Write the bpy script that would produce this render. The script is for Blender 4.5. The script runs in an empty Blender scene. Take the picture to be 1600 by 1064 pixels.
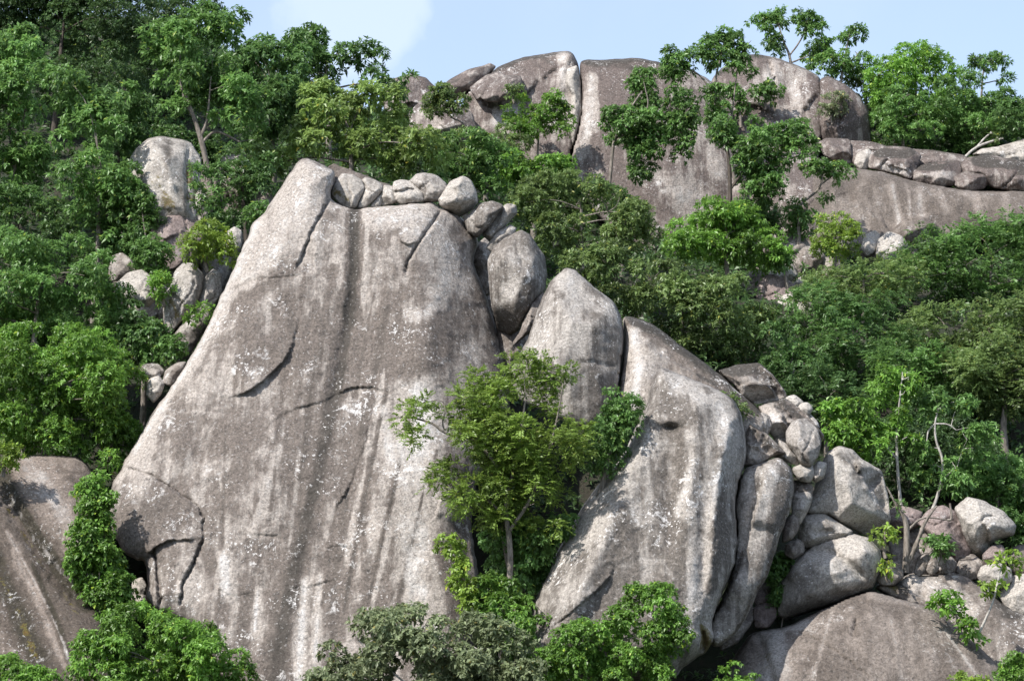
import bpy, math, random
import numpy as np
from mathutils import Vector

R = math.radians
scene = bpy.context.scene
COL = scene.collection

# ------------------------------------------------------------------ camera
F = 3333.33                       # focal length in photo pixels (75 mm on 36 mm, 1600 px wide)
PITCH = R(10.0)
CAMZ = 1.7
cam_d = bpy.data.cameras.new('camera')
cam_d.lens = 75.0
cam_d.sensor_width = 36.0
cam_d.clip_start = 0.5
cam_d.clip_end = 8000.0
cam = bpy.data.objects.new('camera', cam_d)
cam.location = (0, 0, CAMZ)
cam.rotation_euler = (R(90) + PITCH, 0, 0)
COL.objects.link(cam)
scene.camera = cam

# ------------------------------------------------------------------ sky and sun
SUN_EL, SUN_AZ = 47.0, 228.0      # azimuth clockwise from +Y: behind the camera, to the left
world = bpy.data.worlds.new('World')
scene.world = world
world.use_nodes = True
wn = world.node_tree
wn.nodes.clear()
w_out = wn.nodes.new('ShaderNodeOutputWorld')
w_bg = wn.nodes.new('ShaderNodeBackground')
w_sky = wn.nodes.new('ShaderNodeTexSky')
w_sky.sky_type = 'NISHITA'
w_sky.sun_disc = False
w_sky.sun_elevation = R(SUN_EL)
w_sky.sun_rotation = R(SUN_AZ)
w_sky.air_density = 1.0
w_sky.dust_density = 1.2
w_sky.ozone_density = 2.0
w_bg.inputs['Strength'].default_value = 0.15
# veil added to brighten the sky, one brighter cloud bank low over the hill
w_tc = wn.nodes.new('ShaderNodeTexCoord')
w_no = wn.nodes.new('ShaderNodeTexNoise')
w_no.inputs['Scale'].default_value = 5.0
w_no.inputs['Detail'].default_value = 6.0
w_no.inputs['Roughness'].default_value = 0.55
wn.links.new(w_tc.outputs['Generated'], w_no.inputs['Vector'])
w_dist = wn.nodes.new('ShaderNodeVectorMath'); w_dist.operation = 'DISTANCE'
_a = math.atan((800 - 545) / F); _e = PITCH + math.atan((532 - 10) / F)
w_dist.inputs[1].default_value = (-math.sin(_a) * math.cos(_e), math.cos(_a) * math.cos(_e), math.sin(_e))
wn.links.new(w_tc.outputs['Generated'], w_dist.inputs[0])
w_nz = wn.nodes.new('ShaderNodeTexNoise')
w_nz.inputs['Scale'].default_value = 22.0
w_nz.inputs['Detail'].default_value = 5.0
wn.links.new(w_tc.outputs['Generated'], w_nz.inputs['Vector'])
w_add = wn.nodes.new('ShaderNodeMath'); w_add.operation = 'MULTIPLY_ADD'
w_add.inputs[1].default_value = 0.075
wn.links.new(w_nz.outputs['Fac'], w_add.inputs[0])
wn.links.new(w_dist.outputs['Value'], w_add.inputs[2])
w_mr = wn.nodes.new('ShaderNodeMapRange')
w_mr.interpolation_type = 'SMOOTHSTEP'
w_mr.inputs['From Min'].default_value = 0.094
w_mr.inputs['From Max'].default_value = 0.060
w_mr.inputs['To Max'].default_value = 0.62
wn.links.new(w_add.outputs[0], w_mr.inputs['Value'])
w_mr2 = wn.nodes.new('ShaderNodeMapRange')
w_mr2.interpolation_type = 'SMOOTHSTEP'
w_mr2.inputs['From Min'].default_value = 0.40
w_mr2.inputs['From Max'].default_value = 0.80
w_mr2.inputs['To Min'].default_value = 0.34
w_mr2.inputs['To Max'].default_value = 0.52
wn.links.new(w_no.outputs['Fac'], w_mr2.inputs['Value'])
w_mx = wn.nodes.new('ShaderNodeMath'); w_mx.operation = 'MAXIMUM'
wn.links.new(w_mr.outputs[0], w_mx.inputs[0])
wn.links.new(w_mr2.outputs[0], w_mx.inputs[1])
w_mix = wn.nodes.new('ShaderNodeMix'); w_mix.data_type = 'RGBA'
wn.links.new(w_mx.outputs[0], w_mix.inputs['Factor'])
wn.links.new(w_sky.outputs[0], w_mix.inputs[6])
w_mix.inputs[7].default_value = (4.1, 4.6, 5.3, 1)
wn.links.new(w_mix.outputs[2], w_bg.inputs['Color'])
wn.links.new(w_bg.outputs[0], w_out.inputs['Surface'])

sun_d = bpy.data.lights.new('sun', 'SUN')
sun_d.energy = 4.8
sun_d.angle = R(0.5)
sun_d.color = (1.0, 0.955, 0.89)
sun = bpy.data.objects.new('sun', sun_d)
_s = Vector((math.sin(R(SUN_AZ)) * math.cos(R(SUN_EL)), math.cos(R(SUN_AZ)) * math.cos(R(SUN_EL)), math.sin(R(SUN_EL))))
sun.rotation_euler = _s.to_track_quat('Z', 'Y').to_euler()
sun.location = _s * 300
COL.objects.link(sun)

vs = scene.view_settings
vs.view_transform = 'Standard'
vs.look = 'None'
vs.exposure = 0.66
vs.gamma = 1.0
vs.use_curve_mapping = False
scene.cycles.max_bounces = 6
scene.cycles.diffuse_bounces = 3
scene.cycles.transmission_bounces = 4
scene.cycles.use_denoising = True

# ------------------------------------------------------------------ helpers
CP, SP = math.cos(PITCH), math.sin(PITCH)

def P(px, py, Y):
    """photo direction (px, py) at world distance Y -> world points"""
    px = np.asarray(px, float); py = np.asarray(py, float); Y = np.asarray(Y, float)
    u = (px - 800.0) / F
    v = (532.0 - py) / F
    dy = CP - v * SP
    dz = SP + v * CP
    return np.stack([u / dy * Y, Y * np.ones_like(u), CAMZ + dz / dy * Y], -1)

def _hash(ix, iy, iz, seed):
    h = (ix * 374761393 + iy * 668265263 + iz * 2147483647 + seed * 974634777) & 0xFFFFFFFF
    h = ((h ^ (h >> 13)) * 1274126177) & 0xFFFFFFFF
    h = ((h ^ (h >> 16)) * 2246822519) & 0xFFFFFFFF
    h = h ^ (h >> 15)
    return (h & 0xFFFFFF) / float(0x7FFFFF) - 1.0

def vnoise(p, seed=0):
    i = np.floor(p).astype(np.int64)
    f = p - i
    f = f * f * f * (f * (f * 6 - 15) + 10)
    r = 0.0
    for dx in (0, 1):
        wx = f[:, 0] if dx else 1 - f[:, 0]
        for dy in (0, 1):
            wy = f[:, 1] if dy else 1 - f[:, 1]
            for dz in (0, 1):
                wz = f[:, 2] if dz else 1 - f[:, 2]
                r = r + wx * wy * wz * _hash(i[:, 0] + dx, i[:, 1] + dy, i[:, 2] + dz, seed)
    return r

def fbm(p, octv=4, seed=0, gain=0.5):
    a, s, t = 1.0, 0.0, 0.0
    for k in range(octv):
        s = s + a * vnoise(p * (2.03 ** k) + 17.3 * k, seed + k)
        t += a
        a *= gain
    return s / t

def chaikin(pts, n=2, closed=True, ratio=0.25):
    p = np.asarray(pts, float)
    for _ in range(n):
        q = np.roll(p, -1, 0) if closed else p[1:]
        a = p if closed else p[:-1]
        out = np.empty((len(a) * 2, p.shape[1]))
        out[0::2] = a * (1 - ratio) + q * ratio
        out[1::2] = a * ratio + q * (1 - ratio)
        if not closed:
            out = np.vstack([p[:1], out, p[-1:]])
        p = out
    return p

def resample_closed(p, step):
    q = np.vstack([p, p[:1]])
    d = np.r_[0, np.cumsum(np.hypot(*np.diff(q, axis=0).T))]
    n = max(12, int(d[-1] / step))
    t = np.linspace(0, d[-1], n, endpoint=False)
    return np.stack([np.interp(t, d, q[:, 0]), np.interp(t, d, q[:, 1])], -1)

def seg_dist(pts, A, B):
    """distance to the nearest segment, its index and the nearest point"""
    N = len(pts)
    best = np.full(N, 1e18); idx = np.zeros(N, int); near = np.zeros((N, 2)); par = np.zeros(N)
    for s in range(0, N, 20000):
        p = pts[s:s + 20000]
        d = B - A
        L2 = (d ** 2).sum(1) + 1e-12
        t = ((p[:, None, 0] - A[None, :, 0]) * d[None, :, 0] + (p[:, None, 1] - A[None, :, 1]) * d[None, :, 1]) / L2
        t = np.clip(t, 0, 1)
        qx = A[None, :, 0] + t * d[None, :, 0]; qy = A[None, :, 1] + t * d[None, :, 1]
        D = (p[:, None, 0] - qx) ** 2 + (p[:, None, 1] - qy) ** 2
        k = D.argmin(1); r = np.arange(len(p))
        best[s:s + 20000] = np.sqrt(D[r, k]); idx[s:s + 20000] = k
        near[s:s + 20000, 0] = qx[r, k]; near[s:s + 20000, 1] = qy[r, k]; par[s:s + 20000] = t[r, k]
    return best, idx, near, par

def inside(pts, poly):
    x, y = pts[:, 0], pts[:, 1]
    c = np.zeros(len(pts), bool)
    j = len(poly) - 1
    for i in range(len(poly)):
        xi, yi = poly[i]; xj, yj = poly[j]
        if yi != yj:
            m = ((yi > y) != (yj > y)) & (x < (xj - xi) * (y - yi) / (yj - yi) + xi)
            c ^= m
        j = i
    return c

def make_mesh(name, verts, loops, sizes, smooth=True):
    me = bpy.data.meshes.new(name)
    loops = np.asarray(loops, np.int32).ravel(); sizes = np.asarray(sizes, np.int32)
    me.vertices.add(len(verts))
    me.vertices.foreach_set('co', np.asarray(verts, np.float32).ravel())
    me.loops.add(len(loops))
    me.loops.foreach_set('vertex_index', loops)
    me.polygons.add(len(sizes))
    me.polygons.foreach_set('loop_start', np.r_[0, np.cumsum(sizes)[:-1]].astype(np.int32))
    me.polygons.foreach_set('loop_total', sizes)
    me.update(calc_edges=True)
    me.polygons.foreach_set('use_smooth', np.full(len(sizes), smooth))
    return me

def link(name, me, mat, parent=None, loc=None):
    o = bpy.data.objects.new(name, me)
    if me is not None and mat is not None:
        me.materials.append(mat)
    COL.objects.link(o)
    if loc is not None:
        o.location = loc
    if parent is not None:
        o.parent = parent
    return o

def tag(o, label=None, cat=None, group=None, kind=None):
    if label: o['label'] = label
    if cat: o['category'] = cat
    if group: o['group'] = group
    if kind: o['kind'] = kind
    return o

# ------------------------------------------------------------------ materials
class NT:
    def __init__(self, name):
        self.m = bpy.data.materials.new(name)
        self.m.use_nodes = True
        self.t = self.m.node_tree
        self.t.nodes.clear()
        self.out = self.t.nodes.new('ShaderNodeOutputMaterial')
    def n(self, kind, **kw):
        x = self.t.nodes.new('ShaderNode' + kind)
        for k, v in kw.items():
            setattr(x, k, v)
        return x
    def l(self, a, b):
        self.t.links.new(a, b)
    def val(self, node, **kw):
        for k, v in kw.items():
            node.inputs[k.replace('_', ' ')].default_value = v
        return node
    def noise(self, vec, scale, detail=4.0, rough=0.55, dist=0.0):
        x = self.n('TexNoise')
        x.inputs['Scale'].default_value = scale
        x.inputs['Detail'].default_value = detail
        x.inputs['Roughness'].default_value = rough
        x.inputs['Distortion'].default_value = dist
        self.l(vec, x.inputs['Vector'])
        return x.outputs['Fac']
    def ramp(self, fac, lo, hi, a=0.0, b=1.0):
        x = self.n('MapRange', interpolation_type='SMOOTHSTEP')
        x.inputs['From Min'].default_value = lo
        x.inputs['From Max'].default_value = hi
        x.inputs['To Min'].default_value = a
        x.inputs['To Max'].default_value = b
        self.l(fac, x.inputs['Value'])
        return x.outputs[0]
    def math(self, op, a, b=None, c=None):
        x = self.n('Math', operation=op)
        for i, v in enumerate((a, b, c)):
            if v is None: continue
            if isinstance(v, (int, float)): x.inputs[i].default_value = v
            else: self.l(v, x.inputs[i])
        return x.outputs[0]
    def mix(self, fac, a, b, blend='MIX'):
        x = self.n('Mix', data_type='RGBA', blend_type=blend)
        if isinstance(fac, (int, float)): x.inputs[0].default_value = fac
        else: self.l(fac, x.inputs[0])
        for i, v in ((6, a), (7, b)):
            if isinstance(v, tuple): x.inputs[i].default_value = (*v, 1)
            else: self.l(v, x.inputs[i])
        return x.outputs[2]

def granite(name, base=(0.335, 0.302, 0.284), film=(0.142, 0.121, 0.111), pale=(0.50, 0.478, 0.462),
            dark=(0.046, 0.042, 0.038), top=0.6, cover=0.0, speck=1.0, streak=1.0):
    base, film, dark = [(c[0] * 0.985, c[1] * 0.975, c[2] * 0.935) for c in (base, film, dark)]
    t = NT(name)
    geo = t.n('NewGeometry')
    pos = geo.outputs['Position']
    sep = t.n('SeparateXYZ'); t.l(geo.outputs['Normal'], sep.inputs[0])
    att = t.n('Attribute', attribute_name='paint')
    ps = t.n('SeparateColor'); t.l(att.outputs['Color'], ps.inputs[0])
    a_pale, a_dark, a_moss = ps.outputs[0], ps.outputs[1], ps.outputs[2]
    mp = t.n('Mapping'); mp.inputs['Scale'].default_value = (1.5, 0.45, 0.026)   # stretched downhill, for water streaks
    t.l(pos, mp.inputs['Vector'])
    big = t.noise(pos, 0.16, 3, 0.6)
    mid = t.noise(pos, 0.85, 9, 0.78, 0.4)         # broken down to the grain
    fin = t.noise(pos, 7.5, 4, 0.8)
    s1 = t.noise(mp.outputs[0], 1.1, 6, 0.68)
    def lin(x, k):
        return t.math('MULTIPLY_ADD', x, k, -0.5 * k)
    def add(*xs):
        r = xs[0]
        for x in xs[1:]:
            r = t.math('ADD', r, x)
        return r
    # film of brown biofilm over pinkish grey granite: crisp, speckled edges; stains in the mesh push it
    fld = add(lin(big, 1.0), lin(mid, 1.5), lin(fin, 0.55), lin(s1, 1.7 * streak), t.math('MULTIPLY', a_dark, 0.62), t.math('MULTIPLY', a_pale, -0.72))
    col = t.mix(t.ramp(fld, -0.16 - cover, 0.20 - cover), base, film)
    # second, darker crust where it is wettest; tops that hold water carry it too
    tz = t.ramp(sep.outputs[2], 0.50, 0.90, 0, top)
    crust = add(lin(mid, 1.0), lin(fin, 0.5), t.math('MULTIPLY', a_dark, 0.95), tz)
    col = t.mix(t.ramp(crust, 0.42, 0.85, 0, 0.85), col, dark)
    # pale crust along runnels
    pl = add(lin(mid, -1.3), lin(fin, -0.5), lin(s1, -0.45 * streak), a_pale)
    col = t.mix(t.ramp(pl, 0.45, 0.85, 0, 0.9), col, pale)
    # white crustose lichen: ragged blotches and flecks
    lic = t.noise(pos, 1.35, 10, 0.80, 0.6)
    pat = t.ramp(add(t.noise(pos, 0.42, 4, 0.6), t.math('MULTIPLY', a_pale, 0.10)), 0.50, 0.62)
    col = t.mix(t.math('MULTIPLY', pat, t.ramp(lic, 0.555, 0.59, 0, 0.9 * speck)), col, (0.56, 0.54, 0.525))
    mpf = t.n('Mapping'); mpf.inputs['Location'].default_value = (31.0, 12.0, 7.0); t.l(pos, mpf.inputs['Vector'])
    flk = t.noise(mpf.outputs[0], 6.5, 2, 0.5)
    col = t.mix(t.math('MULTIPLY', t.math('MULTIPLY_ADD', pat, 0.75, 0.25), t.ramp(flk, 0.63, 0.67, 0, 0.85 * speck)), col, (0.58, 0.56, 0.545))
    # black lichen specks
    blk = t.noise(mpf.outputs[0], 2.6, 8, 0.8, 0.3)
    col = t.mix(t.ramp(blk, 0.575, 0.63, 0, 0.7), col, (0.07, 0.064, 0.06))
    # moss and ochre lichen
    mb = add(t.math('MULTIPLY', a_moss, 0.85), lin(mid, 2.6), lin(fin, 1.0))
    mb = t.math('MULTIPLY', mb, t.ramp(a_moss, 0.02, 0.2))
    col = t.mix(t.ramp(mb, 0.35, 0.62, 0, 0.85), col, t.mix(t.ramp(fin, 0.4, 0.6), (0.17, 0.105, 0.028), (0.085, 0.08, 0.022)))
    hs = t.n('HueSaturation')
    t.l(t.ramp(fin, 0.30, 0.70, 0.54, 1.46), hs.inputs['Value'])
    t.l(col, hs.inputs['Color'])
    bs = t.n('BsdfPrincipled')
    t.l(hs.outputs[0], bs.inputs['Base Color'])
    bs.inputs['Roughness'].default_value = 0.85
    bs.inputs['Specular IOR Level'].default_value = 0.2
    b1 = t.n('Bump'); b1.inputs['Strength'].default_value = 0.9; b1.inputs['Distance'].default_value = 0.17
    t.l(t.noise(pos, 3.0, 6, 0.76), b1.inputs['Height'])
    b2 = t.n('Bump'); b2.inputs['Strength'].default_value = 0.9; b2.inputs['Distance'].default_value = 0.03
    t.l(fin, b2.inputs['Height']); t.l(b1.outputs[0], b2.inputs['Normal'])
    t.l(b2.outputs[0], bs.inputs['Normal'])
    t.l(bs.outputs[0], t.out.inputs['Surface'])
    return t.m

def leaf_mat(name, col, tip=None, gloss=0.42, trans=0.42):
    t = NT(name)
    at = t.n('Attribute', attribute_name='v')
    v = at.outputs['Fac']
    col = (col[0] * 1.70, col[1] * 1.38, col[2] * 1.30)
    lo = tuple(c * 0.58 for c in col); hi = tuple(min(1, c * 1.5) for c in col)
    c = t.mix(t.ramp(v, 0.0, 1.0), lo, hi)
    if tip is None:
        tip = (col[0] * 2.6 + 0.03, col[1] * 1.75 + 0.02, col[2] * 1.1)
    c = t.mix(t.ramp(v, 0.93, 1.0, 0, 0.8), c, tip)
    bs = t.n('BsdfPrincipled')
    t.l(c, bs.inputs['Base Color'])
    bs.inputs['Roughness'].default_value = gloss
    bs.inputs['Specular IOR Level'].default_value = 0.45
    tr = t.n('BsdfTranslucent')
    hs = t.n('HueSaturation'); hs.inputs['Hue'].default_value = 0.492; hs.inputs['Saturation'].default_value = 1.0; hs.inputs['Value'].default_value = 1.3
    t.l(c, hs.inputs['Color']); t.l(hs.outputs[0], tr.inputs['Color'])
    mx = t.n('MixShader'); mx.inputs[0].default_value = trans
    t.l(bs.outputs[0], mx.inputs[1]); t.l(tr.outputs[0], mx.inputs[2])
    t.l(mx.outputs[0], t.out.inputs['Surface'])
    return t.m

def bark_mat(name, a, b):
    t = NT(name)
    geo = t.n('NewGeometry')
    mp = t.n('Mapping'); mp.inputs['Scale'].default_value = (3.0, 3.0, 0.8)
    t.l(geo.outputs['Position'], mp.inputs['Vector'])
    n = t.noise(mp.outputs[0], 2.5, 6, 0.65)
    c = t.mix(t.ramp(n, 0.38, 0.62), a, b)
    bs = t.n('BsdfPrincipled'); t.l(c, bs.inputs['Base Color'])
    bs.inputs['Roughness'].default_value = 0.85
    bp = t.n('Bump'); bp.inputs['Strength'].default_value = 0.6; bp.inputs['Distance'].default_value = 0.05
    t.l(t.noise(mp.outputs[0], 6.0, 4), bp.inputs['Height']); t.l(bp.outputs[0], bs.inputs['Normal'])
    t.l(bs.outputs[0], t.out.inputs['Surface'])
    return t.m

G = {
    'slab': granite('granite_slab', top=0.05, cover=0.0, streak=0.75),
    'grey': granite('granite_grey', top=0.62, cover=0.04, streak=0.5),
    'pale': granite('granite_pale', base=(0.38, 0.352, 0.332), film=(0.17, 0.152, 0.14), top=0.30, cover=-0.12, streak=0.4),
    'speck': granite('granite_speckled', base=(0.33, 0.305, 0.29), film=(0.130, 0.115, 0.106), top=0.15, cover=0.02, speck=1.2, streak=0.8),
    'brown': granite('granite_brown', streak=0.7, base=(0.20, 0.172, 0.158), film=(0.115, 0.097, 0.088), pale=(0.36, 0.335, 0.315), top=0.15, cover=0.12, speck=0.35),
    'pink': granite('granite_pink', base=(0.235, 0.19, 0.185), film=(0.145, 0.115, 0.112), pale=(0.38, 0.34, 0.33), top=0.1, speck=0.4, streak=0.5),
    'seep': granite('granite_seepage', base=(0.205, 0.170, 0.152), film=(0.098, 0.080, 0.070), dark=(0.030, 0.027, 0.019), pale=(0.40, 0.37, 0.35), top=0.0, cover=0.05, speck=0.5, streak=0.25),
    'dome': granite('granite_dome', base=(0.30, 0.268, 0.255), film=(0.125, 0.102, 0.097), top=0.62, cover=0.13, speck=0.9),
}
LM = {
    'mid': leaf_mat('leaf_mid_green', (0.066, 0.155, 0.044)),
    'bright': leaf_mat('leaf_bright_green', (0.082, 0.195, 0.036)),
    'lime': leaf_mat('leaf_lime_green', (0.114, 0.212, 0.038)),
    'yellow': leaf_mat('leaf_yellow_green', (0.104, 0.188, 0.055), tip=(0.42, 0.36, 0.06)),
    'olive': leaf_mat('leaf_olive', (0.078, 0.142, 0.048)),
    'dark': leaf_mat('leaf_dark_green', (0.040, 0.092, 0.032)),
    'deep': leaf_mat('leaf_deep_green', (0.052, 0.122, 0.038)),
    'feather': leaf_mat('leaf_feathery_green', (0.098, 0.182, 0.038), tip=(0.30, 0.30, 0.05)),
    'grey': leaf_mat('leaf_grey_green', (0.108, 0.162, 0.090), gloss=0.5),
}
BK = {
    'grey': bark_mat('bark_grey', (0.22, 0.19, 0.165), (0.10, 0.085, 0.07)),
    'pale': bark_mat('bark_pale', (0.42, 0.40, 0.37), (0.24, 0.22, 0.20)),
    'dark': bark_mat('bark_dark', (0.075, 0.058, 0.045), (0.035, 0.028, 0.022)),
}

# ------------------------------------------------------------------ hillside
_COLS = [-700, 200, 600, 1000, 1400, 2300]
_PROF = [
    [(96, 1250), (104, 1160), (112, 1000), (119, 780), (130, 570), (140, 400), (152, 260), (170, 130), (190, 30), (215, -20)],
    [(96, 1250), (104, 1160), (113, 1010), (121, 790), (131, 570), (140, 400), (152, 265), (170, 140), (190, 60), (215, 30)],
    [(96, 1250), (106, 1180), (116, 1020), (125, 700), (131, 460), (140, 350), (155, 285), (172, 225), (190, 190), (215, 200)],
    [(96, 1250), (106, 1190), (115, 1060), (123, 800), (131, 620), (145, 510), (160, 430), (172, 400), (181, 330), (192, 170), (215, 200)],
    [(96, 1250), (106, 1190), (114, 1060), (119, 920), (126, 810), (136, 640), (150, 480), (160, 445), (170, 405), (178, 300), (184, 245), (198, 175), (215, 200)],
    [(96, 1250), (106, 1190), (114, 1060), (119, 920), (126, 800), (136, 640), (150, 480), (160, 445), (170, 400), (178, 290), (184, 230), (198, 160), (215, 180)],
]
_YS = np.arange(96.0, 215.1, 1.0)
_ZT = []
for pr in _PROF:
    yy = [p[0] for p in pr]; zz = [float(P(800, p[1], p[0])[2]) for p in pr]
    _ZT.append(np.interp(_YS, yy, zz))
_ZT = np.array(_ZT)

def ground_z(x, y):
    x = np.atleast_1d(np.asarray(x, float)); y = np.atleast_1d(np.asarray(y, float))
    yc = np.clip(y, 96, 215)
    px = np.clip(800 + F * x / (yc * 1.02), _COLS[0], _COLS[-1])
    ci = np.clip(np.searchsorted(_COLS, px) - 1, 0, len(_COLS) - 2)
    c0 = np.array(_COLS)[ci]; c1 = np.array(_COLS)[ci + 1]
    t = (px - c0) / (c1 - c0); t = t * t * (3 - 2 * t)
    fy = yc - 96; iy = np.clip(fy.astype(int), 0, len(_YS) - 2); ty = fy - iy
    za = _ZT[ci, iy] * (1 - ty) + _ZT[ci, iy + 1] * ty
    zb = _ZT[ci + 1, iy] * (1 - ty) + _ZT[ci + 1, iy + 1] * ty
    z = za * (1 - t) + zb * t
    near = np.clip((y - 40) / 56.0, 0, 1); near = near * near * (3 - 2 * near)
    z = np.where(y < 96, near * z, z)
    far = np.clip((y - 215) / 260.0, 0, 1); far = far * far * (3 - 2 * far)
    z = np.where(y > 215, z * (1 - far), z)
    side = np.clip((np.abs(x) - 130) / 350.0, 0, 1); side = side * side * (3 - 2 * side)
    return z * (1 - 0.85 * side)

def build_hillside():
    xs = np.r_[-3000, -1500, -800, np.arange(-500, -90, 20.0), np.arange(-90, 90.1, 1.2), np.arange(100, 501, 20.0), 800, 1500, 3000]
    ys = np.r_[-300, -150, -50, 0, 20, 40, 55, 70, 85, np.arange(94, 216, 1.2), np.arange(220, 500, 12.0), 700, 1200, 2500, 5000]
    X, Yg = np.meshgrid(xs, ys)
    p = np.stack([X.ravel(), Yg.ravel()], -1)
    z = ground_z(p[:, 0], p[:, 1])
    hill = ((p[:, 1] > 90) & (p[:, 1] < 400) & (np.abs(p[:, 0]) < 400)).astype(float)
    z = z + hill * 0.8 * fbm(np.stack([p[:, 0] * 0.22, p[:, 1] * 0.22, z * 0.1], -1), 4, 5)
    v = np.stack([p[:, 0], p[:, 1], z], -1)
    nx, ny = len(xs), len(ys)
    i = np.arange((ny - 1) * (nx - 1)); r, c = i // (nx - 1), i % (nx - 1)
    a = r * nx + c
    q = np.stack([a, a + 1, a + 1 + nx, a + nx], -1)
    me = make_mesh('hillside', v, q, np.full(len(q), 4))
    t = NT('forest_floor')
    geo = t.n('NewGeometry')
    n1 = t.noise(geo.outputs['Position'], 0.6, 6, 0.65); n2 = t.noise(geo.outputs['Position'], 5.0, 5, 0.7)
    c = t.mix(t.ramp(n1, 0.4, 0.6), (0.020, 0.030, 0.012), (0.034, 0.028, 0.018))
    c = t.mix(t.ramp(n2, 0.45, 0.65, 0, 0.6), c, (0.02, 0.04, 0.012))
    bs = t.n('BsdfPrincipled'); t.l(c, bs.inputs['Base Color']); bs.inputs['Roughness'].default_value = 0.9
    bp = t.n('Bump'); bp.inputs['Distance'].default_value = 0.3; t.l(n2, bp.inputs['Height']); t.l(bp.outputs[0], bs.inputs['Normal'])
    t.l(bs.outputs[0], t.out.inputs['Surface'])
    tag(link('hillside', me, t.m), 'steep wooded hillside of dark soil and leaf litter', kind='structure')

# ------------------------------------------------------------------ rocks
_rock_n = [0]

def stroke(px, pts, w0, w1, seed, warp=1.0):
    """soft 0..1 coverage of a painted stroke of changing width, with a wandering edge"""
    pts = chaikin(np.asarray(pts, float), 2, closed=False)
    A, B = pts[:-1], pts[1:]
    L = np.hypot(*(B - A).T); cum = np.r_[0, np.cumsum(L)]
    q = np.stack([px[:, 0] / 22.0, px[:, 1] / 60.0, np.zeros(len(px))], -1)
    wob = fbm(q, 3, seed) * 0.7
    d, k, _, t = seg_dist(px, A, B)
    s = (cum[k] + t * L[k]) / cum[-1]
    w = (w0 + (w1 - w0) * s) * (1 + warp * wob)
    return np.clip(1.25 - d / np.maximum(w, 0.5), 0, 1)

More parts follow.
